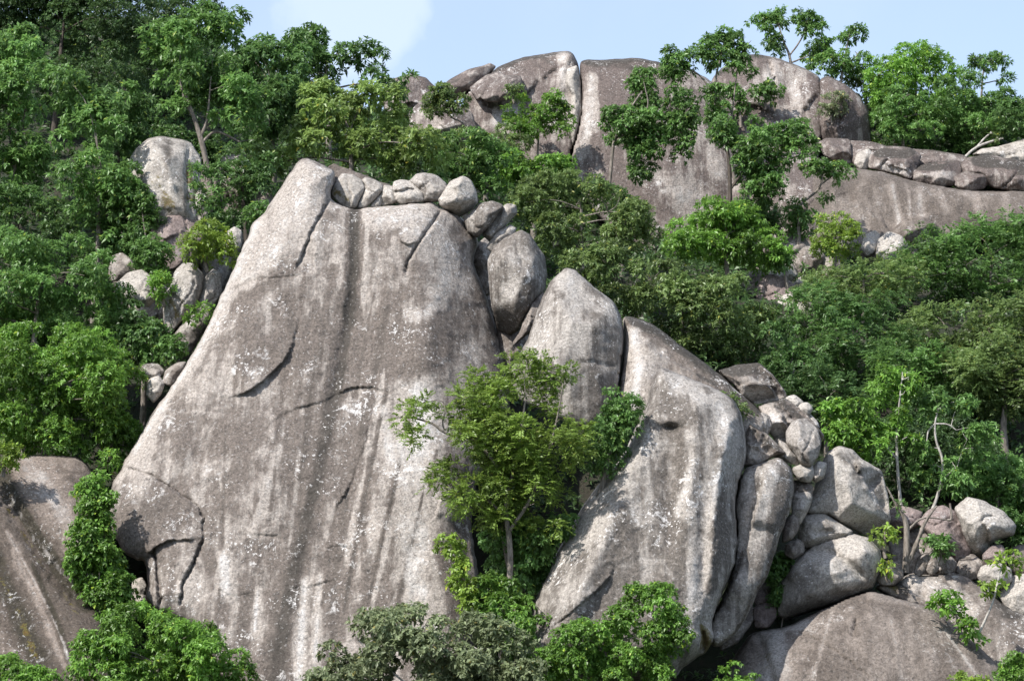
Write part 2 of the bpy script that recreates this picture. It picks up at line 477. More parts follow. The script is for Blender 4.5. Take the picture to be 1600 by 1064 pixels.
def rock(label, outline, Y, mat='grey', T=None, tilt=0.42, turn=0.0, rim=None, p=2.2, g=None, feats=(), paint=(),
         cuts=None, rough=1.0, sm=None, name='boulder', cat='boulder', group=None, jit=1.0, hard=None, hardw=None, grow=0.0):
    _rock_n[0] += 1
    seed = _rock_n[0] * 13
    rng = np.random.default_rng(seed)
    slab = name != 'boulder'
    if hard is None: hard = 0.6 if slab else 0.42
    if group in ('blocks of the rock ledge at the upper right',): grow = 0.4
    if sm is None: sm = 2 if slab else 1
    if cuts is None: cuts = 0 if slab else 4
    ol = resample_closed(chaikin(outline, sm) if slab else chaikin(chaikin(outline, 1, ratio=0.08), 1, ratio=0.12), 2.5)
    if not slab:
        cen = ol.mean(0); ol = cen + (ol - cen) * (1 + (2.2 + grow) / np.maximum(8, np.hypot(*(ol - cen).T)))[:, None]
    q = np.stack([ol[:, 0] / 16.0, ol[:, 1] / 16.0, np.full(len(ol), seed * 1.7)], -1)
    size_px = math.sqrt(np.ptp(ol[:, 0]) * np.ptp(ol[:, 1]))
    ja = jit * min(1.6, 0.02 * size_px)
    ol = ol + ja * np.stack([fbm(q, 3, seed), fbm(q, 3, seed + 5)], -1)
    x0, y0 = ol.min(0); x1, y1 = ol.max(0)
    if g is None:
        g = min(3.4, max(1.5, size_px / 45.0))
    gx = np.arange(x0 - g, x1 + 2 * g, g); gy = np.arange(y0 - g, y1 + 2 * g, g)
    nx, ny = len(gx), len(gy)
    CX, CY = np.meshgrid(gx[:-1] + g / 2, gy[:-1] + g / 2)
    ins = inside(np.stack([CX.ravel(), CY.ravel()], -1), ol)
    cell = np.nonzero(ins)[0]
    r, c = cell // (nx - 1), cell % (nx - 1)
    a = r * nx + c
    quads = np.stack([a, a + nx, a + nx + 1, a + 1], -1)
    cnt = np.bincount(quads.ravel(), minlength=nx * ny)
    used = np.nonzero(cnt)[0]
    remap = np.full(nx * ny, -1); remap[used] = np.arange(len(used))
    quads = remap[quads]
    V = np.stack([gx[used % nx], gy[used // nx]], -1)
    bound = cnt[used] < 4
    A, B = ol, np.roll(ol, -1, 0)
    _, _, near, _ = seg_dist(V[bound], A, B)
    V[bound] = near
    d, _, _, _ = seg_dist(V, A, B)
    d[bound] = 0
    m = Y / F                                    # metres per photo pixel here
    cx, cy = (x0 + x1) / 2, (y0 + y1) / 2
    area = max(1.0, len(cell) * g * g)
    if T is None:
        T = 0.42 * math.sqrt(area) * m
    dm = d.max()
    if rim is None:
        rim = dm * 0.8
    s = np.clip(d / min(rim, dm), 0, 1)
    prof = (1 - (1 - s) ** p) ** (1 / p)
    if not slab:                                 # flat bevels falling to each side of the block, at uneven pitches
        po = np.asarray(outline, float)
        ped = np.full(len(V), 1e9)
        for e in range(len(po)):
            a_, b_ = po[e], po[(e + 1) % len(po)]
            de_, _, _, _ = seg_dist(V, a_[None], b_[None])
            ped = np.minimum(ped, de_ * rng.uniform(0.55, 1.9))
        prof = 0.25 * prof + 0.75 * np.clip(ped / (0.62 * dm), 0, 1)
    hard_px = max(2.0, min(6.0, 0.10 * dm)) if hardw is None else hardw
    sh = np.clip(d / hard_px, 0, 1)
    prof = (1 - hard) * prof + hard * (1 - (1 - sh) ** 2.6) ** (1 / 2.6)      # crisp shoulder, gently domed face
    Yp = Y + (cy - V[:, 1]) * m * tilt + (V[:, 0] - cx) * m * turn
    H = T * prof                                 # height of the front above the rim plane
    lx = (V[:, 0] - cx) / (x1 - x0) * 2; ly = (cy - V[:, 1]) / (y1 - y0) * 2
    for _ in range(cuts):                        # flat fracture faces
        an = rng.uniform(0, 2 * math.pi); sl = rng.uniform(0.45, 1.4)
        off = rng.uniform(0.0, 0.6)
        cap = T * (1.02 - sl * (lx * math.cos(an) + ly * math.sin(an) - off))
        k = 0.014 * T
        hh = np.clip(0.5 + 0.5 * (cap - H) / k, 0, 1)
        H = cap * (1 - hh) + H * hh - k * hh * (1 - hh)
    H = np.maximum(H, 0) if cuts else H
    dY = np.zeros(len(V))
    feats = list(feats)
    if not slab and size_px > 34 and not feats:                # a few broken edges and joints across the stone
        for _ in range(int(min(3, 1 + size_px / 60))):
            an = rng.uniform(0, math.pi); hw = 0.5 * size_px
            bx_, by_ = cx + rng.uniform(-.25, .25) * (x1 - x0), cy + rng.uniform(-.25, .25) * (y1 - y0)
            ts = np.linspace(-1, 1, 6)
            jl = rng.normal(0, 0.07, 6) * size_px
            line = [(bx_ + t_ * hw * math.cos(an) - j_ * math.sin(an), by_ + t_ * hw * math.sin(an) + j_ * math.cos(an)) for t_, j_ in zip(ts, jl)]
            feats.append(('step', line, rng.uniform(0.05, 0.11) * size_px * m, 0.35 * size_px) if rng.uniform() < 0.6 else ('crack', line, 1.5, 0.06 * size_px * m))
    edge = np.clip(d / 6.0, 0, 1)
    for f in feats:
        if f[0] == 'cut':
            _, fx, fy, ang, sl, soft = f
            u = (V[:, 0] - fx) * math.cos(R(ang)) - (V[:, 1] - fy) * math.sin(R(ang))
            Yp = Yp + sl * m * soft * np.logaddexp(0, np.clip(u / soft, -40, 60))
        elif f[0] == 'bump':
            _, fx, fy, rx, ry, h = f
            dY -= h * np.exp(-((V[:, 0] - fx) / rx) ** 2 - ((V[:, 1] - fy) / ry) ** 2)
        else:
            pts = chaikin(np.asarray(f[1], float), 2, closed=False)
            A2, B2 = pts[:-1], pts[1:]
            wob = fbm(np.stack([V[:, 0] / 9.0, V[:, 1] / 9.0, np.full(len(V), seed)], -1), 3, seed + 3)
            wob2 = vnoise(np.stack([V[:, 0] / 3.5, V[:, 1] / 3.5, np.full(len(V), seed)], -1), seed + 4)
            Vw = V + np.stack([wob * 3.2 + wob2 * 0.9, -wob * 2.6 + wob2 * 0.9], -1)
            dd, k, nr, t = seg_dist(Vw, A2, B2)
            Ls = np.hypot(*(B2 - A2).T); cum = np.r_[0, np.cumsum(Ls)]
            sp = (cum[k] + t * Ls[k]) / cum[-1]
            if f[0] == 'crack':
                fade = np.clip(np.minimum(sp, 1 - sp) * 8 + 0.35, 0, 1)
                dY += f[3] * fade * np.exp(-(dd / f[2]) ** 2)
            elif f[0] == 'ridge':
                dY -= f[3] * np.exp(-(dd / f[2]) ** 1.5)
            elif f[0] == 'step':                 # left-hand side (walking) stands proud
                dx = B2[k, 0] - A2[k, 0]; dy = B2[k, 1] - A2[k, 1]
                cr = dx * (Vw[:, 1] - A2[k, 1]) - dy * (Vw[:, 0] - A2[k, 0])
                fade = np.clip(np.minimum(sp, 1 - sp) * 5, 0, 1)
                fade = fade * (0.55 + 0.9 * np.clip(vnoise(np.stack([sp * 6, sp * 0, np.full(len(sp), seed + len(f[1]))], -1), seed) + 0.35, 0, 1)) * (0.4 if slab else 0.7)
                sd = np.where(cr < 0, dd, -dd)
                w = np.clip((sd + 0.9) / 1.8, 0, 1); w = w * w * (3 - 2 * w)
                dY -= f[2] * fade * w * np.exp(-np.maximum(sd, 0) / f[3])
                dY += 0.25 * f[2] * fade * np.exp(-(np.minimum(sd, 0) / 5.0) ** 2) * (1 - w)
    Yf = Yp - H + dY * edge
    W = P(V[:, 0], V[:, 1], Yf)
    sz = math.sqrt(area) * m
    n1 = fbm(W / (0.42 * sz) + seed, 4, seed) * 0.050 * sz
    n2 = fbm(W / 1.1 + seed, 4, seed + 9) * 0.10
    n3 = fbm(W / 0.28, 3, seed + 21) * 0.04
    n3 = n3 - 0.10 * (1 - np.abs(fbm(W / 1.7 + 3.1, 3, seed + 40)) * 3).clip(0, 1) ** 2
    if slab: n3 = n3 + fbm(W * np.array([0.55, 0.25, 0.05]) + seed, 3, seed + 60) * 0.34
    lim = np.clip(d / 10.0, 0.15, 1)
    Yf = Yf + rough * lim * (np.clip(n1, -0.9, 0.9) + n2 + n3)
    W = P(V[:, 0], V[:, 1], Yf)
    # back of the stone: rings drawn in from the rim
    ed = np.sort(np.vstack([quads[:, [0, 1]], quads[:, [1, 2]], quads[:, [2, 3]], quads[:, [3, 0]]]), 1)
    de = np.vstack([quads[:, [0, 1]], quads[:, [1, 2]], quads[:, [2, 3]], quads[:, [3, 0]]])
    key = ed[:, 0].astype(np.int64) * len(V) + ed[:, 1]
    _, inv, num = np.unique(key, return_inverse=True, return_counts=True)
    be = de[num[inv] == 1]
    nbv = len(V)
    cen = V.mean(0)
    bv = np.unique(be); bmap = np.full(nbv, -1); bmap[bv] = np.arange(len(bv))
    rings = [W]; faces4 = []; prev = np.arange(nbv)
    tot = nbv
    for fsc, dep in ((0.86, 0.62), (0.55, 0.95), (0.18, 1.0)):
        rv = cen + (V[bv] - cen) * fsc
        Yr = Y + (cy - rv[:, 1]) * m * tilt + (rv[:, 0] - cx) * m * turn + 0.8 * T * dep
        rings.append(P(rv[:, 0], rv[:, 1], np.maximum(Yr, Yf[bv] + 0.05)))
        cur = np.full(nbv, -1); cur[bv] = tot + np.arange(len(bv))
        faces4.append(np.stack([be[:, 1], be[:, 0], be[:, 0], be[:, 1]], -1))
        faces4[-1] = np.stack([prev[be[:, 1]], prev[be[:, 0]], cur[be[:, 0]], cur[be[:, 1]]], -1)
        prev = cur; tot += len(bv)
    verts = np.vstack(rings)
    allq = np.vstack([quads] + faces4)
    base = verts.mean(0); base[2] = verts[:, 2].min()
    me = make_mesh(name, verts - base, allq, np.full(len(allq), 4))
    colr = np.zeros((len(verts), 4), np.float32); colr[:, 3] = 1
    for i, st in enumerate(paint):
        ch = {'pale': 0, 'dark': 1, 'moss': 2}[st[0]]
        cv = stroke(V, st[1], st[2], st[3], seed + 31 + i, st[5] if len(st) > 5 else 1.0) * st[4]
        colr[:len(V), ch] = np.maximum(colr[:len(V), ch], cv)
    at = me.attributes.new('paint', 'FLOAT_COLOR', 'POINT')
    at.data.foreach_set('color', colr.ravel())
    o = link(name, me, G[mat], loc=base)
    return tag(o, label, cat, group)

# ------------------------------------------------------------------ plants
#            leaf L, W (photo px), leaves per spray, droop, spray length px, pinnate, layers
STY = {
    'broad': dict(L=8.8, W=4.3, k=7, droop=0.55, sl=7, pin=False, lay=5.2),
    'mid':   dict(L=7.2, W=3.5, k=8, droop=0.35, sl=8, pin=False, lay=5.2),
    'small': dict(L=6.4, W=3.4, k=9, droop=0.2, sl=9, pin=False, lay=4.8),
    'fine':  dict(L=5.6, W=2.5, k=14, droop=0.2, sl=15, pin=True, lay=4.8),
    'whorl': dict(L=12.5, W=4.4, k=9, droop=0.30, sl=4, pin=False, lay=4.8),
    'big':   dict(L=10.0, W=5.8, k=6, droop=0.45, sl=8, pin=False, lay=5.2),
    'vine':  dict(L=6.8, W=4.4, k=6, droop=0.8, sl=6, pin=False, lay=5.2),
}

def leaf_arrays(pos, dirs, up, sizes, st, rng, tone):
    """pos, dirs, up: (S,3) spray origins, directions, outward; sizes (S,) metres per px; -> verts (n,4,3), tone"""
    S = len(pos); k = st['k']
    ref = np.where(np.abs(dirs[:, 2:3]) > 0.9, np.array([[1.0, 0, 0]]), np.array([[0, 0, 1.0]]))
    s1 = np.cross(dirs, ref); s1 /= np.linalg.norm(s1, axis=1, keepdims=True) + 1e-9
    s2 = np.cross(s1, dirs)
    j = np.arange(k)[None, :]
    if st['pin']:
        sgn = np.where(j % 2 == 0, 1.0, -1.0)
        along = (j // 2 + 0.5) / (k / 2.0)
        perp = s1[:, None, :] * sgn[..., None] + 0.25 * rng.normal(size=(S, k, 3))
        mixd = 0.55
    else:
        ph = j * 2.39996 + rng.uniform(0, 6.28, (S, 1))
        along = (j + rng.uniform(0, 1, (S, k))) / k
        perp = s1[:, None, :] * np.cos(ph)[..., None] + s2[:, None, :] * np.sin(ph)[..., None] + 0.3 * rng.normal(size=(S, k, 3))
        mixd = 0.6
    m = sizes[:, None, None]
    curve = np.array([0, 0, -1.0])[None, None, :] * (along ** 2)[..., None] * 0.30 * st['sl'] * m
    b = pos[:, None, :] + dirs[:, None, :] * (along[..., None] * st['sl'] * m) + curve
    ax = dirs[:, None, :] * mixd + perp
    ax[..., 2] -= st['droop'] * (0.5 + rng.uniform(0, 1, (S, k)))
    ax /= np.linalg.norm(ax, axis=2, keepdims=True) + 1e-9
    nn = np.array([0, 0, 1.0])[None, None, :] + 0.55 * up[:, None, :] + 0.38 * rng.normal(size=(S, k, 3))
    sd = np.cross(ax, nn); sd /= np.linalg.norm(sd, axis=2, keepdims=True) + 1e-9
    nn = np.cross(sd, ax)
    ls = rng.uniform(0.65, 1.25, (S, k, 1))
    L = st['L'] * m * ls; W = st['W'] * m * ls
    mid = b + ax * L * 0.45
    q = np.stack([b, mid + sd * W * 0.5 + nn * W * 0.14, b + ax * L - np.array([0, 0, 0.12]) * L, mid - sd * W * 0.5 + nn * W * 0.14], 2)
    tn = np.clip(tone[:, None] + rng.normal(0, 0.16, (S, k)), 0, 0.92)
    tn = np.where(rng.uniform(0, 1, (S, k)) > 0.985, 0.99, tn)
    return q.reshape(-1, 4, 3), np.repeat(tn.reshape(-1), 4)

def leaf_mesh(name, q, tn, origin):
    n = len(q)
    v = q.reshape(-1, 3) - origin
    a = np.arange(n) * 4
    tri = np.stack([a, a + 1, a + 2, a, a + 2, a + 3], -1)
    me = make_mesh(name, v, tri, np.full(2 * n, 3), smooth=False)
    at = me.attributes.new('v', 'FLOAT', 'POINT')
    at.data.foreach_set('value', tn.astype(np.float32))
    return me

def lobes_in(poly, r, rng, fill=2.3, gap=0.0, seed=0):
    poly = np.asarray(poly, float)
    x0, y0 = poly.min(0); x1, y1 = poly.max(0)
    pts = np.stack([rng.uniform(x0, x1, 6000), rng.uniform(y0, y1, 6000)], -1)
    pts = pts[inside(pts, poly)]
    e, _, _, _ = seg_dist(pts, poly, np.roll(poly, -1, 0))
    ar = len(pts) / 6000.0 * (x1 - x0) * (y1 - y0)
    if gap > 0:
        nz = vnoise(np.stack([pts[:, 0] / (1.6 * r), pts[:, 1] / (1.6 * r), np.full(len(pts), seed + 0.5)], -1), seed)
        ok = nz > gap * 1.2 - 0.75
        pts, e = pts[ok], e[ok]
    out = []
    want = max(3, int(fill * ar / (math.pi * r * r)))
    for pt, ed in zip(pts, e):
        if ed < 0.16 * r: continue
        rr = min(r * rng.uniform(0.65, 1.2), ed + 0.42 * r)
        if all((pt[0] - o[0]) ** 2 + (pt[1] - o[1]) ** 2 > (0.48 * r) ** 2 for o in out[-60:]):
            out.append((pt[0], pt[1], rr, ed))
        if len(out) >= want: break
    return out, max(1.0, e.max() if len(e) else 1.0)

def tube(path, rad, sides=7, seed=0):
    path = np.asarray(path, float); n = len(path)
    tan = np.gradient(path, axis=0); tan /= np.linalg.norm(tan, axis=1, keepdims=True) + 1e-9
    ref = np.array([0.13, 1.0, 0.21])
    u = np.cross(tan, ref); u /= np.linalg.norm(u, axis=1, keepdims=True) + 1e-9
    w = np.cross(tan, u)
    an = np.linspace(0, 2 * math.pi, sides, endpoint=False)
    rr = np.asarray(rad)[:, None] * (1 + 0.16 * np.sin(3 * an + seed)[None, :] * np.sin(np.arange(n) * 1.3)[:, None])
    v = path[:, None, :] + rr[..., None] * (u[:, None, :] * np.cos(an)[None, :, None] + w[:, None, :] * np.sin(an)[None, :, None])
    i = np.arange(n - 1)[:, None] * sides; j = np.arange(sides)[None, :]; j2 = (j + 1) % sides
    q = np.stack([i + j, i + j2, i + sides + j2, i + sides + j], -1).reshape(-1, 4)
    return v.reshape(-1, 3), q

def smooth_path(pts, n=14, wob=0.0, rng=None):
    p = chaikin(np.asarray(pts, float), 2, closed=False)
    d = np.r_[0, np.cumsum(np.linalg.norm(np.diff(p[:, :3], axis=0), axis=1))]
    t = np.linspace(0, d[-1], n)
    q = np.stack([np.interp(t, d, p[:, k]) for k in range(p.shape[1])], -1)
    if wob and rng is not None:
        nz = rng.normal(0, wob, (n, 3)); nz[0] = 0
        q[:, :3] += np.cumsum(nz, 0) * 0.35 * np.linspace(0, 1, n)[:, None] * (d[-1] / n)
    return q

_plant_n = [0]
N_LEAF = [0]

def plant(name, label, polys, Y, style='mid', leaf='mid', bark='grey', cat='tree', group=None, r=30, D=None, trunk=None,
          base=None, dens=1.0, gap=0.0, limbs=8, tw=None, lay=None, tone=0.5, tilt=0.25, scale=1.0, flat=1.0, fill=2.6, twigs=0):
    """a tree or bush: Empty at its foot > trunk (with limbs), crown (leaves on sprays in many uneven lobes)"""
    _plant_n[0] += 1
    seed = _plant_n[0] * 7 + 3
    rng = np.random.default_rng(seed)
    st = dict(STY[style])
    if Y > 155: scale *= 0.82
    if scale != 1.0:
        st['L'] *= scale; st['W'] *= scale; st['sl'] *= scale
    m = Y / F
    if trunk and not twigs: twigs = 12
    if cat != 'tree': fill = max(fill, 3.1)
    if cat == 'creeper' and tw is None: tw = 2.0
    if not isinstance(polys[0][0], (tuple, list)): polys = [polys]
    allp = np.array([q for pl in polys for q in pl], float)
    ycen = allp[:, 1].mean()
    L_all = []
    for pl in polys:
        lo, em = lobes_in(pl, min(r, 0.48 * math.sqrt(np.ptp(np.array(pl)[:, 0]) * np.ptp(np.array(pl)[:, 1]))), rng, fill, gap, seed)
        Dm = D if D is not None else 0.8 * em * m
        for (x, y, rr, ed) in lo:
            bulge = math.sqrt(max(0.0, 1 - (1 - min(1, ed / em)) ** 2))
            Yl = Y + (tilt + 0.1) * max(0, ycen - y) * m + (0.40 if cat == 'tree' and base is None and not trunk else 0.10) * max(0, y - ycen - 0.1 * np.ptp(allp[:, 1])) * m - Dm * (0.25 + 0.75 * bulge) * rng.uniform(-0.75, 1.0)
            L_all.append((x, y, rr, Yl))
    pos, dirs, ups, szs, tones = [], [], [], [], []
    la = st['L'] * st['W'] * 0.5 * 0.62
    for (x, y, rr, Yl) in L_all:
        ml = Yl / F
        rx, rz, rd = rr, rr * rng.uniform(0.6, 0.85) * flat, rr * rng.uniform(0.8, 1.1)
        n = max(3, int(dens * (lay or st['lay']) * 0.62 * math.pi * rx * rz / (st['k'] * la)))
        u = rng.normal(size=(n, 3)); u[:, 2] += 0.45
        u /= np.linalg.norm(u, axis=1, keepdims=True)
        t = rng.uniform(0.25, 1.0, n) ** 0.55
        c = P(x, y, Yl)
        pos.append(c + u * np.array([rx, rd, rz]) * ml * t[:, None])
        dd = u * 0.9 + np.array([0, 0, 0.22]) + rng.normal(0, 0.42, (n, 3))
        dirs.append(dd / np.linalg.norm(dd, axis=1, keepdims=True))
        ups.append(u); szs.append(np.full(n, ml)); tones.append(np.full(n, np.clip(tone + rng.normal(0, 0.17), 0.05, 0.9)))
    pos = np.vstack(pos); dirs = np.vstack(dirs); ups = np.vstack(ups); szs = np.concatenate(szs); tones = np.concatenate(tones)
    q, tn = leaf_arrays(pos, dirs, ups, szs, st, rng, tones)
    N_LEAF[0] += len(q)
    # foot and trunk
    c0 = P(float(np.mean([l[0] for l in L_all])), float(np.mean([l[1] for l in L_all])), Y)
    tv, tq, off = [], [], 0
    tops = []
    if trunk:
        for ti, line in enumerate(trunk):
            w = np.array([[*P(a[0], a[1], Y + (a[3] if len(a) > 3 else 0.0)), a[2] * 0.5 * m] for a in line])
            if ti > 0:                           # a fork starts on the stem it leaves
                allp = np.vstack([q_[:, :3] for q_ in tops])
                w[0, :3] = allp[np.linalg.norm(allp - w[0, :3], axis=1).argmin()]
            s = smooth_path(w, 6 + 3 * len(line), 0.05 if ti == 0 else 0.03, rng)
            v_, q_ = tube(s[:, :3], np.maximum(s[:, 3], 0.008), 8, ti)
            tv.append(v_); tq.append(q_ + off); off += len(v_)
            if ti == 0:
                foot = w[0, :3].copy()
            tops.append(s)
    else:
        if base is not None:
            foot = P(base[0], base[1], Y)
        else:
            gz = float(ground_z(c0[0], Y)[0]) - 0.3
            foot = np.array([c0[0] + rng.uniform(-0.4, 0.4), Y, min(gz, c0[2] - 1.0)])
        h = c0[2] - foot[2]
        r0 = (tw * 0.5 * m) if tw else max(0.05, min(0.22, 0.028 * (h + 2)))
        s = smooth_path(np.array([[*foot, r0 * 1.25], [*(foot * 0.66 + c0 * 0.34 + np.array([rng.uniform(-.3, .3), 0, 0])), r0], [*(foot * 0.33 + c0 * 0.67), r0 * 0.8],
                                  [*(c0 + np.array([0, 0, 0.2])), r0 * 0.4]]), 14, 0.12, rng)
        v_, q_ = tube(s[:, :3], s[:, 3], 8, 1)
        tv.append(v_); tq.append(q_ + off); off += len(v_)
        tops.append(s)
    limbp = list(tops)
    lob = sorted(L_all, key=lambda l: -l[2])[:limbs]
    for (x, y, rr, Yl) in lob:
        tgt = P(x, y, Yl)
        best = None
        for s in tops:
            lo = len(s) // 3
            seg = s[lo:]
            below = seg[:, 2] < tgt[2] + 0.2
            cand = seg[below] if below.any() else seg[:1]
            dd = np.linalg.norm(cand[:, :3] - tgt, axis=1)
            i = int(dd.argmin())
            if best is None or dd[i] < best[0]: best = (dd[i], cand[i])
        if best[0] < 0.3: continue
        s0 = best[1]
        mid = (s0[:3] + tgt) / 2 + np.array([rng.uniform(-.1, .1), rng.uniform(-.1, .1), 0.12]) * best[0]
        r1 = max(0.018, s0[3] * 0.55)
        s = smooth_path(np.array([[*s0[:3], r1], [*mid, r1 * 0.65], [*tgt, r1 * 0.25]]), 9, 0.2, rng)
        limbp.append(s)
        v_, q_ = tube(s[:, :3], s[:, 3], 6, 2)
        tv.append(v_); tq.append(q_ + off); off += len(v_)
    for _ in range(twigs):                       # bare twigs poking out of the leaves
        x, y, rr, Yl = L_all[int(rng.integers(len(L_all)))]
        ml = Yl / F
        c = P(x, y, Yl)
        allp = np.vstack([q_[:, :3] for q_ in limbp]); c = allp[np.linalg.norm(allp - c, axis=1).argmin()]
        u = rng.normal(size=3); u[2] = abs(u[2]) * 0.8; u[1] -= 0.5; u /= np.linalg.norm(u)
        e = c + u * rr * ml * rng.uniform(0.9, 1.25)
        k1 = (c + e) / 2 + rng.normal(0, 0.16, 3) * rr * ml
        w0 = rng.uniform(0.7, 1.3) * ml
        s = smooth_path(np.array([[*c, w0], [*k1, w0 * 0.8], [*e, w0 * 0.3]]), 7, 0.3, rng)
        v_, q_ = tube(s[:, :3], s[:, 3], 5, 2)
        tv.append(v_); tq.append(q_ + off); off += len(v_)
    root = bpy.data.objects.new(name, None)
    root.empty_display_size = 0.3
    root.location = foot
    COL.objects.link(root)
    tag(root, label, cat, group)
    tvv = np.vstack(tv) - foot; tqq = np.vstack(tq)
    link('trunk' if cat == 'tree' else 'stems', make_mesh('trunk', tvv, tqq, np.full(len(tqq), 4)), BK[bark], root)
    link('crown' if cat == 'tree' else 'foliage', leaf_mesh('crown', q, tn, foot), LM[leaf], root)
    return root

build_hillside()

# ------------------------------------------------------------------ the great slab
_rs = np.random.default_rng(404)
STREAKS = []
for _ in range(22):                              # narrow water stains running down the face
    _x, _y = _rs.uniform(340, 690), _rs.uniform(400, 780)
    _l = _rs.uniform(140, 420); _lean = -0.22 * (_x - 330) / 360 - 0.03
    _pale = _y > 560 and _rs.uniform() < 0.5
    STREAKS.append(('pale' if _pale else 'dark', [(_x, _y), (_x + _lean * _l * 0.5 + _rs.uniform(-3, 3), _y + _l * 0.5), (_x + _lean * _l, _y + _l)],
                    _rs.uniform(3, 6), _rs.uniform(5, 10), _rs.uniform(0.22, 0.42) if _pale else _rs.uniform(0.35, 0.75), 0.9))

